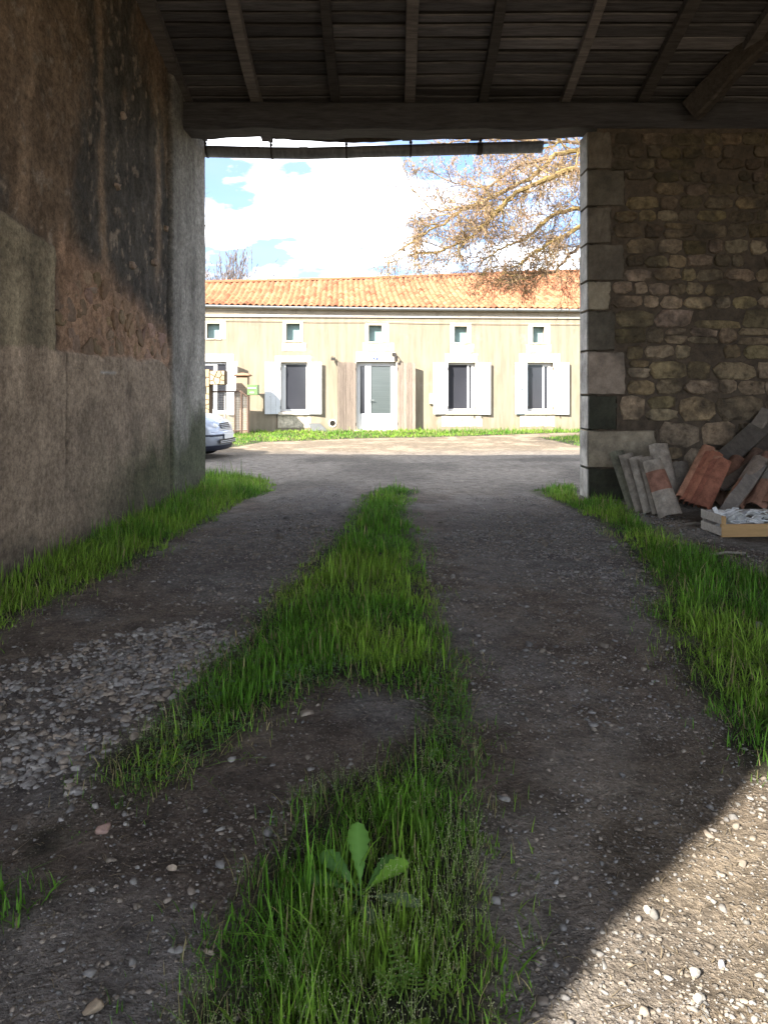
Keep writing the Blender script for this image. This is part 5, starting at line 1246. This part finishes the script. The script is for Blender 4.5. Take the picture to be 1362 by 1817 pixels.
for i in range(42):
    L_ = q.uniform(.08, .26); w_ = q.uniform(.03, .085); t_ = q.uniform(.005, .014); n = 4; mb = MB(); rings = []
    for j in range(n + 1):
        t = j / n; k_ = w_ * (.5 + .5 * math.sin(math.pi * min(1, .15 + t * .75))) * q.uniform(.8, 1.1); sh = q.uniform(-.008, .008); bz = .02 * math.sin(t * 3)
        rings.append([(-k_ / 2 + sh, (t - .5) * L_, bz), (k_ / 2 + sh, (t - .5) * L_, bz + q.uniform(-.003, .003)), (k_ / 2 + sh, (t - .5) * L_, bz + t_), (-k_ / 2 + sh, (t - .5) * L_, bz + t_)])
    mb.loft(rings)
    z = .04 + .175 * (i / 42) ** .8; x_ = q.uniform(.10, cw - .10); y_ = q.uniform(.07, cd - .08)
    if L_ > .2: x_ = min(max(x_, .16), cw - .16)
    o = mb.build('white_shard', shard); o.matrix_world = Mc @ Matrix.Translation((x_, y_, z)) @ Matrix.Rotation(R(90) + q.gauss(0, .6), 4, 'Z') @ Matrix.Rotation(q.gauss(0, .17), 4, 'X') @ Matrix.Rotation(q.gauss(0, .5), 4, 'Y')
    tag(o, 'thin white broken shard piled in the wooden crate', 'shard', 'white shards in the crate')
mb = MB().rbox(-.022, .022, 0, .20, -.004, .006, .003); o = mb.build('white_shard', shard); o.matrix_world = Mc @ Matrix.Translation((.075, .10, .09)) @ Matrix.Rotation(-.35, 4, 'Y') @ Matrix.Rotation(R(72), 4, 'X')
tag(o, 'narrow white shard standing upright at the slatted end of the crate', 'shard', 'white shards in the crate')
q = random.Random(5)
for i, (x, y, L_, lab) in enumerate(((1103, 898, .30, 'grey wood splinter lying in the grass at the foot of the dark pillar base'), (1232, 932, .22, 'short pale stick poking out from under the crate end'), (1290, 985, .35, 'thin dry stalk on the dark earth in front of the crate'))):
    gx_, gy_ = G(x, y); mb = MB().tube([(-L_ / 2, 0, .012), (0, .015, .02), (L_ / 2, -.01, .012)], [.012, .014, .008], 5, c=(.26, .23, .19)); o = mb.build('wood_splinter', plank_m); o.location = (gx_, gy_, float(ground_z(gx_, gy_)) + .005); o.rotation_euler = (0, 0, q.uniform(-.4, .4)); tag(o, lab, 'stick')

# ------------------------------------------------------------------ gravel and stones
def ico(sub):
    t = (1 + 5 ** .5) / 2
    v = [Vector(p_).normalized() for p_ in ((-1, t, 0), (1, t, 0), (-1, -t, 0), (1, -t, 0), (0, -1, t), (0, 1, t), (0, -1, -t), (0, 1, -t), (t, 0, -1), (t, 0, 1), (-t, 0, -1), (-t, 0, 1))]
    f = [(0, 11, 5), (0, 5, 1), (0, 1, 7), (0, 7, 10), (0, 10, 11), (1, 5, 9), (5, 11, 4), (11, 10, 2), (10, 7, 6), (7, 1, 8), (3, 9, 4), (3, 4, 2), (3, 2, 6), (3, 6, 8), (3, 8, 9), (4, 9, 5), (2, 4, 11), (6, 2, 10), (8, 6, 7), (9, 8, 1)]
    for _ in range(sub):
        m_ = {}; nf = []
        def mid(a_, b_):
            k_ = (min(a_, b_), max(a_, b_))
            if k_ not in m_: v.append(((v[a_] + v[b_]) / 2).normalized()); m_[k_] = len(v) - 1
            return m_[k_]
        for a_, b_, c_ in f: ab, bc, ca = mid(a_, b_), mid(b_, c_), mid(c_, a_); nf += [(a_, ab, ca), (b_, bc, ab), (c_, ca, bc), (ab, bc, ca)]
        f = nf
    return np.array([tuple(x) for x in v]), np.array(f, np.int32)
def stone_protos(sub, n, ang=.22):
    v, f = ico(sub); out = []
    for i in range(n):
        w_ = v.copy()
        for _ in range(9):                                   # knock flats into the pebble
            d_ = rng.normal(size=3); d_ /= np.linalg.norm(d_); o = rng.uniform(.35, .8); t = w_ @ d_; ex = np.clip(t - o, 0, None); w_ = w_ - ex[:, None] * d_ * .9
        w_ = w_ * (1 + rng.normal(0, ang * .18, (len(w_), 1))); out.append(w_)
    return out, f
def scatter_stones(name, X, Y, size, sub, cols, sink=.35, flat=(.35, .75)):
    n = len(X); pr, f = stone_protos(sub, 14, .8); nv = len(pr[0]); pid = rng.integers(0, len(pr), n); V = np.array(pr)[pid]
    sc = np.stack([size * rng.uniform(.75, 1.35, n), size * rng.uniform(.7, 1.05, n), size * rng.uniform(*flat, n)], 1); V = V * sc[:, None, :]
    tx = rng.normal(0, .25, n); c_, s_ = np.cos(tx)[:, None], np.sin(tx)[:, None]; V = np.stack([V[..., 0], V[..., 1] * c_ - V[..., 2] * s_, V[..., 1] * s_ + V[..., 2] * c_], -1)
    a_ = rng.uniform(0, 6.28, n); c_, s_ = np.cos(a_)[:, None], np.sin(a_)[:, None]; V = np.stack([V[..., 0] * c_ - V[..., 1] * s_, V[..., 0] * s_ + V[..., 1] * c_, V[..., 2]], -1)
    z = ground_z(X, Y) + sc[:, 2] * (1 - 2 * sink) * .6; V = V + np.stack([X, Y, z], 1)[:, None, :]
    FF = (f[None] + (np.arange(n) * nv)[:, None, None]).reshape(-1, 3); C_ = np.repeat(cols, nv, 0)
    return np_mesh(name, V.reshape(-1, 3), FF, stone_mat, None, C_, 'stuff', False)
k = N('pebble'); p_ = k.pos(); g1 = k.noise(p_, 70, 4, .6); c = k.mix(1.0, k.attr(), k.ramp(g1, [(.3, .75), (.7, 1.2)]), 'MULTIPLY'); k.bump(g1, .3, .004); stone_mat = k.done(c, .85, .3)
def in_any(X, Y, polys):
    m_ = np.zeros(X.shape, bool)
    for p__ in polys: m_ |= inpoly(X, Y, p__)
    return m_
def bbox_pts(poly, dens, ymin=1.45, ymax=40):
    a_ = np.array(poly); x0, x1 = a_[:, 0].min(), a_[:, 0].max(); y0, y1 = max(a_[:, 1].min(), ymin), min(a_[:, 1].max(), ymax)
    n = int((x1 - x0) * (y1 - y0) * dens); X = rng.uniform(x0, x1, n); Y = rng.uniform(y0, y1, n); k_ = inpoly(X, Y, poly); return X[k_], Y[k_]
def visible(X, Y, mar=.25): return np.abs(X) < Y * .5 + mar
def stone_cols(n, warm=.5):
    v = rng.uniform(.55, 1.25, (n, 1)); t = rng.random((n, 1)); a_ = np.array([.225, .213, .20]); b_ = np.array([.26, .22, .178]); c_ = np.array([.30, .285, .26])
    col = np.where(t < warm, b_, a_); col = np.where(rng.random((n, 1)) < .13, c_, col); return col * v
for i, (poly, size, dens) in enumerate(GRAVELS):
    X, Y = bbox_pts(poly, dens); X = X + .35 * (fbm(X * 2.5, Y * 2.5, 311) - .5) + rng.normal(0, .04, len(X)); Y = Y + .45 * (fbm(X * 2.5, Y * 2.5, 313) - .5) + rng.normal(0, .06, len(X)); k_ = visible(X, Y) & ~in_any(X, Y, GRASSES); X, Y = X[k_], Y[k_]
    k_ = rng.random(len(X)) < sst(.34, .60, fbm(X * 2.3, Y * 2.3, 301 + i)) * .92 + .08; X, Y = X[k_], Y[k_]; n = len(X)
    sz = size * .5 * np.exp(rng.normal(-.25, .60 if i else .62, n)); scatter_stones('gravel', X, Y, np.clip(sz, .003, .022 if i else .030), 1 if Y.mean() < 5.5 else 0, (1.12 if i == 0 else 1.0) * stone_cols(n, .35 if i != 1 else .2), .48 if i == 0 else .52, (.38, .75) if i == 0 else (.25, .6))
# loose grit everywhere on the bare earth, denser near the eye
X = rng.uniform(-3.0, 3.4, 150000); Y = 1.5 + 7.5 * rng.random(150000) ** 1.6; k_ = visible(X, Y, .1) & ~in_any(X, Y, GRASSES) & (X > wallx(Y) + .06)
k_ &= rng.random(150000) < (.18 + .82 * sst(.42, .62, fbm(X * 1.3, Y * 1.3, 331))) * .6
X, Y = X[k_], Y[k_]; n = len(X); scatter_stones('grit', X, Y, (.0030 + .0006 * Y) * np.exp(rng.normal(.0, .55, n)), 0, stone_cols(n, .6) * .85, .35)
X = rng.uniform(-2.6, 3, 700); Y = rng.uniform(1.5, 6.0, 700); k_ = visible(X, Y, .1) & ~in_any(X, Y, GRASSES) & (X > wallx(Y) + .06); X, Y = X[k_], Y[k_]; n = len(X)
scatter_stones('loose_pebbles', X, Y, .0062 * np.exp(rng.normal(.1, .5, n)), 1, stone_cols(n, .5), .45, (.3, .65))
# single stones one can point at
def rock(px, py, w_, lab, co, flat=.55):
    X_, Y_ = G(px, py); pr, f = stone_protos(2, 1, .3); V = pr[0] * np.array([w_ / 2, w_ * .38, w_ * .5 * flat]); a_ = rng.uniform(-.5, .5)
    o = np_mesh('loose_stone', V, f, stone_mat, None, np.tile(np.array(co), (len(V), 1))); o.location = (X_, Y_, float(ground_z(X_, Y_)) + w_ * .12); o.rotation_euler = (0, 0, a_); tag(o, lab, 'stone', 'larger loose stones on the track')
rock(183, 1476, .060, 'flat pinkish brown stone alone on dark earth below the end of the grass strip', (.30, .20, .165))
rock(306, 1537, .036, 'small sandy stone on bare earth beside the broad grass tuft', (.33, .27, .20), .8)
rock(165, 1797, .050, 'tan stone low on the stony dark earth beside the near tuft', (.30, .235, .165), .8)
rock(372, 1680, .036, 'sandy stone half under the edge of the broad near grass tuft', (.33, .275, .21))
rock(1147, 1605, .032, 'white rounded pebble lying in the sun just past the shadow edge', (.40, .375, .33), .8)
rock(1232, 1722, .038, 'white stone with a dark shadow in the middle of the sunlit earth', (.36, .34, .30), .9)
rock(1240, 1768, .034, 'white upright stone low in the sunlit earth', (.36, .34, .30), 1.0)
rock(1280, 1697, .030, 'blue grey pebble beyond the white stones in the sun', (.30, .30, .32), .9)
rock(986, 1556, .020, 'pale grey pebble alone on the shaded earth before the shadow edge', (.36, .36, .36), .8)
rock(1345, 1110, .085, 'round grey stone sunk in the long grass of the wall verge', (.20, .20, .17), .8)

# ------------------------------------------------------------------ grass
def leaf_mat(name, trans=.35):
    k = N(name); at_ = k.attr(); p_ = k.pos(); g_ = k.noise(p_, 3, 3); c_ = k.mix(1.0, at_, k.ramp(g_, [(.3, .8), (.7, 1.2)]), 'MULTIPLY'); k.done(c_, .55, .25)
    t_ = k.n('ShaderNodeBsdfTranslucent'); k.l(c_, t_.inputs[0]); m_ = k.n('ShaderNodeMixShader'); m_.inputs[0].default_value = trans; k.l(k.b.outputs[0], m_.inputs[1]); k.l(t_.outputs[0], m_.inputs[2]); k.l(m_.outputs[0], k.out.inputs[0]); return k.m
grass_m = leaf_mat('grass_blade', .38)
def blades(name, X, Y, H, W, cols, lean=.35, curl=.8):
    n = len(X); a_ = rng.uniform(0, 6.28, n); l_ = np.abs(rng.normal(0, lean, n)) * (.55 + 1.1 * sst(.4, .7, fbm(X * 4, Y * 4, 389))) + .05; dx, dy = np.cos(a_) * l_, np.sin(a_) * l_
    wa = a_ + np.pi / 2 + rng.normal(0, .5, n); wx, wy = np.cos(wa) * W / 2, np.sin(wa) * W / 2; z0 = ground_z(X, Y) - .006; L = []
    for t, wk in ((0, 1.0), (.38, .95), (.72, .62)):
        cx_ = X + dx * H * (t * .55 + curl * .55 * t * t); cy_ = Y + dy * H * (t * .55 + curl * .55 * t * t); cz_ = z0 + H * (t - .28 * np.minimum(l_, 1.1) * t * t)
        L += [np.stack([cx_ - wx * wk, cy_ - wy * wk, cz_], 1), np.stack([cx_ + wx * wk, cy_ + wy * wk, cz_], 1)]
    t = 1.0; L.append(np.stack([X + dx * H * (t * .55 + curl * .55), Y + dy * H * (t * .55 + curl * .55), z0 + H * (t - .34 * np.minimum(l_, 1.1))], 1))
    V = np.stack(L, 1).reshape(-1, 3); b_ = (np.arange(n) * 7)[:, None]
    q1 = b_ + np.array([[0, 1, 3, 2]]); q2 = b_ + np.array([[2, 3, 5, 4]]); t3 = b_ + np.array([[4, 5, 6]])
    C_ = np.repeat(cols, 7, 0)
    return np_mesh(name, V, [np.concatenate([q1, q2]), t3], grass_m, None, C_, 'stuff', False)
def grass_cols(X, Y, dry=.10):
    n = len(X); v = rng.uniform(.45, 1.35, (n, 1)); m_ = sst(.35, .65, fbm(X * 1.6, Y * 1.6, 351))[:, None]
    a_ = np.array([.105, .250, .026]); b_ = np.array([.215, .360, .045]); d_ = np.array([.31, .27, .13]); c_ = (a_ * (1 - m_) + b_ * m_) * v
    return np.where(rng.random((n, 1)) < dry, d_ * v, c_)
def edge_dist(X, Y, poly):
    a_ = np.array(poly); b_ = np.roll(a_, -1, 0); best = np.full(X.shape, 9e9)
    for p0, p1 in zip(a_, b_):
        d_ = p1 - p0; L2 = (d_ ** 2).sum() + 1e-12; t = np.clip(((X - p0[0]) * d_[0] + (Y - p0[1]) * d_[1]) / L2, 0, 1); best = np.minimum(best, np.hypot(X - p0[0] - t * d_[0], Y - p0[1] - t * d_[1]))
    return best
def sow(name, poly, dens_fn, h_fn, ymax=40, dry=.08, lean=.48, wk=1.0, ymin=1.3, edge=.10, clump=.5):
    a_ = np.array(poly); x0, x1 = a_[:, 0].min(), a_[:, 0].max(); y0, y1 = max(a_[:, 1].min(), ymin), min(a_[:, 1].max(), ymax); out = []
    step = .5 if y1 < 14 else 2.0; y = y0
    while y < y1:
        yy = min(y + step, y1); n = int((x1 - x0 + .2) * (yy - y) * dens_fn((y + yy) / 2))
        X = rng.uniform(x0 - .1, x1 + .1, n); Y = rng.uniform(y, yy, n); jx = .22 * (fbm(X * 3, Y * 3, 371) - .5) + .20 * (fbm(X * 11, Y * 11, 372) - .5); jy = .22 * (fbm(X * 3, Y * 3, 379) - .5) + .20 * (fbm(X * 11, Y * 11, 380) - .5)
        k_ = inpoly(X + jx, Y + jy, poly) & visible(X, Y, 1.1) & (rng.random(n) < .25 + .75 * sst(.03, .10, np.hypot(X - G(640, 1592)[0], Y - G(640, 1592)[1] + .03))) & (rng.random(n) < .3 + .7 * sst(.04, .08, np.hypot(X - G(728, 1795)[0], Y - G(728, 1795)[1]))); out.append((X[k_], Y[k_])); y = yy
    X = np.concatenate([o[0] for o in out]); Y = np.concatenate([o[1] for o in out]); ed = sst(0, edge * 2, edge_dist(X, Y, poly))
    k_ = rng.random(len(X)) < (.35 + .65 * ed) * (1 - clump + clump * sst(.3, .6, fbm(X * 4.5, Y * 4.5, 383))); X, Y, ed = X[k_], Y[k_], ed[k_]; n = len(X)
    H = h_fn(X, Y) * (.45 + .55 * ed) * (.45 + 1.1 * fbm(X * 9, Y * 9, 387, 2)) * np.exp(rng.normal(-.08, .30, n)); W = np.clip(.0032 * wk * rng.uniform(.6, 1.5, n) * (1 + Y * .10), .0014, .02)
    return blades(name, X, Y, H, W, grass_cols(X, Y, dry + .18 * 0), lean)
dn = lambda y: 11500 if y < 3 else (6500 if y < 5 else (4400 if y < 8 else 3200))
d2 = lambda y: 2600 if y < 3 else (2300 if y < 5 else (1900 if y < 8 else 1500))
hv = lambda X, Y, s_: .6 + .8 * fbm(X * 2.5, Y * 2.5, s_)
sow('grass', STRIP, dn, lambda X, Y: .058 * hv(X, Y, 391), dry=.10, edge=.12, clump=.55, wk=.8, lean=.55)
sow('grass', STRIP, d2, lambda X, Y: np.where(Y < 3, .125, .115) * hv(X, Y, 392), dry=.05, edge=.14, clump=.8, wk=1.25, lean=.42)
sow('grass', LEFTV, lambda y: 3400, lambda X, Y: .075 * hv(X, Y, 393), dry=.08, lean=.5)
sow('grass', LEFTV, lambda y: 1500, lambda X, Y: .150 * hv(X, Y, 394), dry=.05, lean=.42, clump=.7, wk=1.2)
sow('grass', RIGHTV, lambda y: 6000 if y < 5 else 4000, lambda X, Y: .065 * hv(X, Y, 395), dry=.12, lean=.55, wk=.9)
sow('grass', RIGHTV, lambda y: 2300 if y < 5 else 1700, lambda X, Y: .125 * hv(X, Y, 396), dry=.08, lean=.5, clump=.75, wk=1.2)
sow('grass', TUFT, lambda y: 6500, lambda X, Y: .15 + 0 * X, dry=.1, lean=.7, wk=1.2, clump=.2)
sow('grass', TUFT2, lambda y: 5200, lambda X, Y: .04 + 0 * X, dry=.15, lean=.6)
sow('grass', HOUSEV, lambda y: 520, lambda X, Y: .07 + .09 * sst(25.2, 26.3, Y) + .05 * (fbm(X, Y, 397) - .5), dry=.2, wk=1.5, clump=.85, edge=.3)
sow('grass', RIGHTP, lambda y: 380, lambda X, Y: .09 + 0 * X, dry=.2, wk=1.6, clump=.7, edge=.3)
# long straws lying over the edges, seed heads
def straws(poly, n, h0, h1, dry, lean):
    X, Y = bbox_pts(poly, n, ymax=6); ed = edge_dist(X, Y, poly); k_ = (ed < .07) & visible(X, Y, .3); X, Y = X[k_], Y[k_]; m_ = len(X)
    blades('dry_grass', X, Y, rng.uniform(h0, h1, m_), rng.uniform(.0014, .0026, m_) * (1 + Y * .1), grass_cols(X, Y, dry), lean, 1.2)
straws(STRIP, 1500, .05, .13, .40, .95); straws(RIGHTV, 900, .06, .14, .4, .9); straws(LEFTV, 700, .07, .15, .3, .8)
def fringe(poly, dens, width, h0, h1, ymax=8):
    a_ = np.array(poly); x0, x1 = a_[:, 0].min() - .2, a_[:, 0].max() + .2; y0, y1 = max(a_[:, 1].min() - .2, 1.4), min(a_[:, 1].max() + .2, ymax); m_ = int((x1 - x0) * (y1 - y0) * dens); X = rng.uniform(x0, x1, m_); Y = rng.uniform(y0, y1, m_)
    k_ = visible(X, Y, .3) & ~in_any(X, Y, GRASSES) & (X > wallx(Y) + .08); X, Y = X[k_], Y[k_]; ed_ = edge_dist(X, Y, poly); k_ = (ed_ < width * rng.random(len(X)) ** 1.5 * 1.6) & (rng.random(len(X)) < sst(.35, .6, fbm(X * 4, Y * 4, 421))); X, Y = X[k_], Y[k_]; m_ = len(X)
    blades('grass', X, Y, rng.uniform(h0, h1, m_), rng.uniform(.0018, .0034, m_) * (1 + Y * .1), grass_cols(X, Y, .3), .7)
fringe(STRIP, 1900, .13, .025, .075); fringe(RIGHTV, 1500, .15, .03, .08); fringe(LEFTV, 1200, .15, .03, .09)
# dry straw, root hairs and twig bits lying on the earth
X = rng.uniform(-2.6, 3.2, 5200); Y = 1.5 + 6 * rng.random(5200) ** 1.5; k_ = visible(X, Y, .1) & (X > wallx(Y) + .06); X, Y = X[k_], Y[k_]; mb = MB(); q = random.Random(6)
for x, y in zip(X, Y):
    L_ = q.uniform(.012, .055); a_ = q.uniform(0, 3.14); w_ = q.uniform(.0005, .0012) * (1 + y * .15); z0 = float(ground_z(x, y)) + .004; d_ = Vector((math.cos(a_), math.sin(a_), 0)); e_ = Vector((-d_.y, d_.x, 0)) * w_; b_ = Vector((x, y, z0)); k1 = b_ + d_ * L_ * .5 + e_ * q.uniform(-4, 4) + Vector((0, 0, q.uniform(0, .006))); t_ = b_ + d_ * L_; v = q.uniform(.5, 1.2); mb.add([b_ - e_, b_ + e_, k1 + e_, k1 - e_, t_ + e_ * .6, t_ - e_ * .6], [(0, 1, 2, 3), (3, 2, 4, 5)], (.27 * v, .22 * v, .15 * v))
mb.build('straw_litter', grass_m, None, False, 'stuff')
X, Y = bbox_pts(STRIP, 900, ymin=1.4, ymax=3.2); k_ = rng.random(len(X)) < sst(.40, .65, fbm(X * 3, Y * 3, 401)); X, Y = X[k_], Y[k_]; mb = MB(); q = random.Random(3)
for x, y in zip(X, Y):
    h_ = q.uniform(.07, .15); dx, dy = q.gauss(0, .03), q.gauss(0, .03); z0 = float(ground_z(x, y)); v = q.uniform(.8, 1.2); top = Vector((x + dx, y + dy, z0 + h_)); w_ = .0006
    mb.add([(x - w_, y, z0), (x + w_, y, z0), top + Vector((w_, 0, 0)), top - Vector((w_, 0, 0))], [(0, 1, 2, 3)], (.15 * v, .20 * v, .06 * v))
    for j in range(q.randint(4, 8)):
        b_ = top + Vector((-dx, -dy, -h_)) * q.uniform(0, .3); o = Vector((q.gauss(0, .008), q.gauss(0, .008), q.uniform(-.002, .006))); s_ = Vector((.0011, 0, .0018)); mb.add([b_ + o - s_, b_ + o + Vector((.0012, 0, -.0012)), b_ + o + s_, b_ + o + Vector((-.0012, 0, .0012))], [(0, 1, 2, 3)], (.26 * v, .28 * v, .15 * v))
mb.build('seed_heads', grass_m, None, False, 'stuff')

# clover and other small round leaves between the blades
X, Y = bbox_pts(STRIP, 1500, ymin=1.4, ymax=4.2); k_ = (rng.random(len(X)) < sst(.48, .66, fbm(X * 2.6, Y * 2.6, 411))) & visible(X, Y, .2); X, Y = X[k_], Y[k_]; mb = MB(); q = random.Random(4)
for x, y in zip(X, Y):
    z0 = float(ground_z(x, y)) + q.uniform(.015, .055); a0 = q.uniform(0, 6.28); v = q.uniform(.6, 1.25); s_ = q.uniform(.005, .010); co = (.10 * v, .215 * v, .05 * v)
    for j in range(3):
        a_ = a0 + j * 2.094; d_ = Vector((math.cos(a_), math.sin(a_), q.uniform(-.1, .4))); e_ = Vector((-d_.y, d_.x, 0)); b_ = Vector((x, y, z0)); mb.add([b_, b_ + d_ * s_ * .6 - e_ * s_ * .5, b_ + d_ * s_ * 1.25 - e_ * s_ * .3, b_ + d_ * s_ * 1.25 + e_ * s_ * .3, b_ + d_ * s_ * .6 + e_ * s_ * .5], [(0, 1, 2, 3, 4)], co)
mb.build('clover', grass_m, None, False, 'stuff')

# ------------------------------------------------------------------ broad leaved weed and a feathery seedling in the near tuft
weed_m = leaf_mat('weed_leaf', .35)
gx_, gy_ = G(640, 1592); gzv = float(ground_z(gx_, gy_))
weed = thing('broad_leaved_weed', 'broad leaved green weed with toothed leaves rising from the near grass tuft', 'weed', (gx_, gy_, gzv))
def toothed(L_, w_, az, el, curl, co, twist=0.0, teeth=9, pet=.22):
    mb = MB(); n = teeth * 2; sp = []; a_ = Vector((math.cos(az), math.sin(az), 0)); p0 = Vector((0, 0, .015)); e = el
    for i in range(n + 1):
        sp.append((p0.copy(), e)); e -= curl / n; p0 = p0 + (a_ * math.cos(e) + Vector((0, 0, math.sin(e)))) * (L_ / n)
    side = Vector((-math.sin(az), math.cos(az), 0)); vs = []; fs = []; cs = []
    for i, (p1, e1) in enumerate(sp):
        t = i / n; nn = Vector((-math.sin(e1) * a_.x, -math.sin(e1) * a_.y, math.cos(e1))); sd = (side * math.cos(twist * t) + nn * math.sin(twist * t))
        u_ = (t - pet) / (1 - pet); k_ = .10 if t < pet else min(1, .12 + 1.35 * u_) * math.sqrt(max(0.0, 1 - u_ ** 5))
        tooth = 1.0 if i % 2 else .80
        ww = w_ / 2 * max(.04, k_ * tooth)
        vs += [p1 - sd * ww + nn * ww * .25, p1 - nn * .0015, p1 + sd * ww + nn * ww * .25]
    for i in range(n):
        for s_ in (0, 1): fs.append((i * 3 + s_, i * 3 + s_ + 1, i * 3 + 4 + s_, i * 3 + 3 + s_))
    mb.add(vs, fs, co)
    for i in range(n + 1): mb.c[i * 3 + 1] = tuple(min(.6, x * 1.35 + .015) for x in co)
    return mb
for (L_, w_, az, el, cu_, co, tw) in ((.190, .076, R(97), R(66), .5, (.10, .225, .035), .15), (.170, .074, R(146), R(46), .7, (.09, .20, .05), -.3), (.180, .066, R(170), R(26), .5, (.08, .18, .045), -.3), (.165, .062, R(24), R(36), .5, (.17, .34, .04), .5), (.160, .055, R(46), R(32), .5, (.09, .20, .045), .4), (.12, .050, R(-110), R(14), .25, (.075, .17, .04), .1), (.15, .050, R(-78), R(16), .3, (.085, .15, .06), -.2), (.180, .058, R(-22), R(16), .35, (.12, .17, .10), .2)):
    toothed(L_, w_, az, el, cu_, co, tw).build('leaf', weed_m, weed, True)
gx_, gy_ = G(728, 1795); gzv = float(ground_z(gx_, gy_))
fe = thing('feathery_seedling', 'small bright green seedling with ferny divided leaves at the bottom of the near tuft', 'weed', (gx_, gy_, gzv))
def fern(L_, az, el):
    mb = MB(); a_ = Vector((math.cos(az), math.sin(az), 0)); s_ = Vector((-math.sin(az), math.cos(az), 0)); p0 = Vector((0, 0, .0)); e = el; q = random.Random(int(az * 100)); stem = [p0]
    for i in range(12):
        e -= .06; p0 = p0 + (a_ * math.cos(e) + Vector((0, 0, math.sin(e)))) * L_ / 12; stem.append(p0)
        if i > 4:
            for sd in (-1, 1):
                l_ = .030 * (1 - (i - 5) / 9)
                for j in range(3):
                    b_ = p0 + s_ * sd * l_ * (j / 3); d_ = (s_ * sd + a_ * (.5 + .3 * (j - 1))).normalized() * l_ * .55; n_ = a_ * .0045; mb.add([b_, b_ + d_ * .6 - n_, b_ + d_, b_ + d_ * .6 + n_], [(0, 1, 2, 3)], (.17 * q.uniform(.8, 1.2), .31, .045))
    mb.tube(stem, .0013, 4, False, (.15, .24, .05)); return mb
for L_, az, el in ((.13, R(20), R(58)), (.12, R(150), R(60)), (.10, R(80), R(66)), (.09, R(-70), R(40)), (.16, R(115), R(72))): fern(L_, az, el).build('leaf', weed_m, fe)
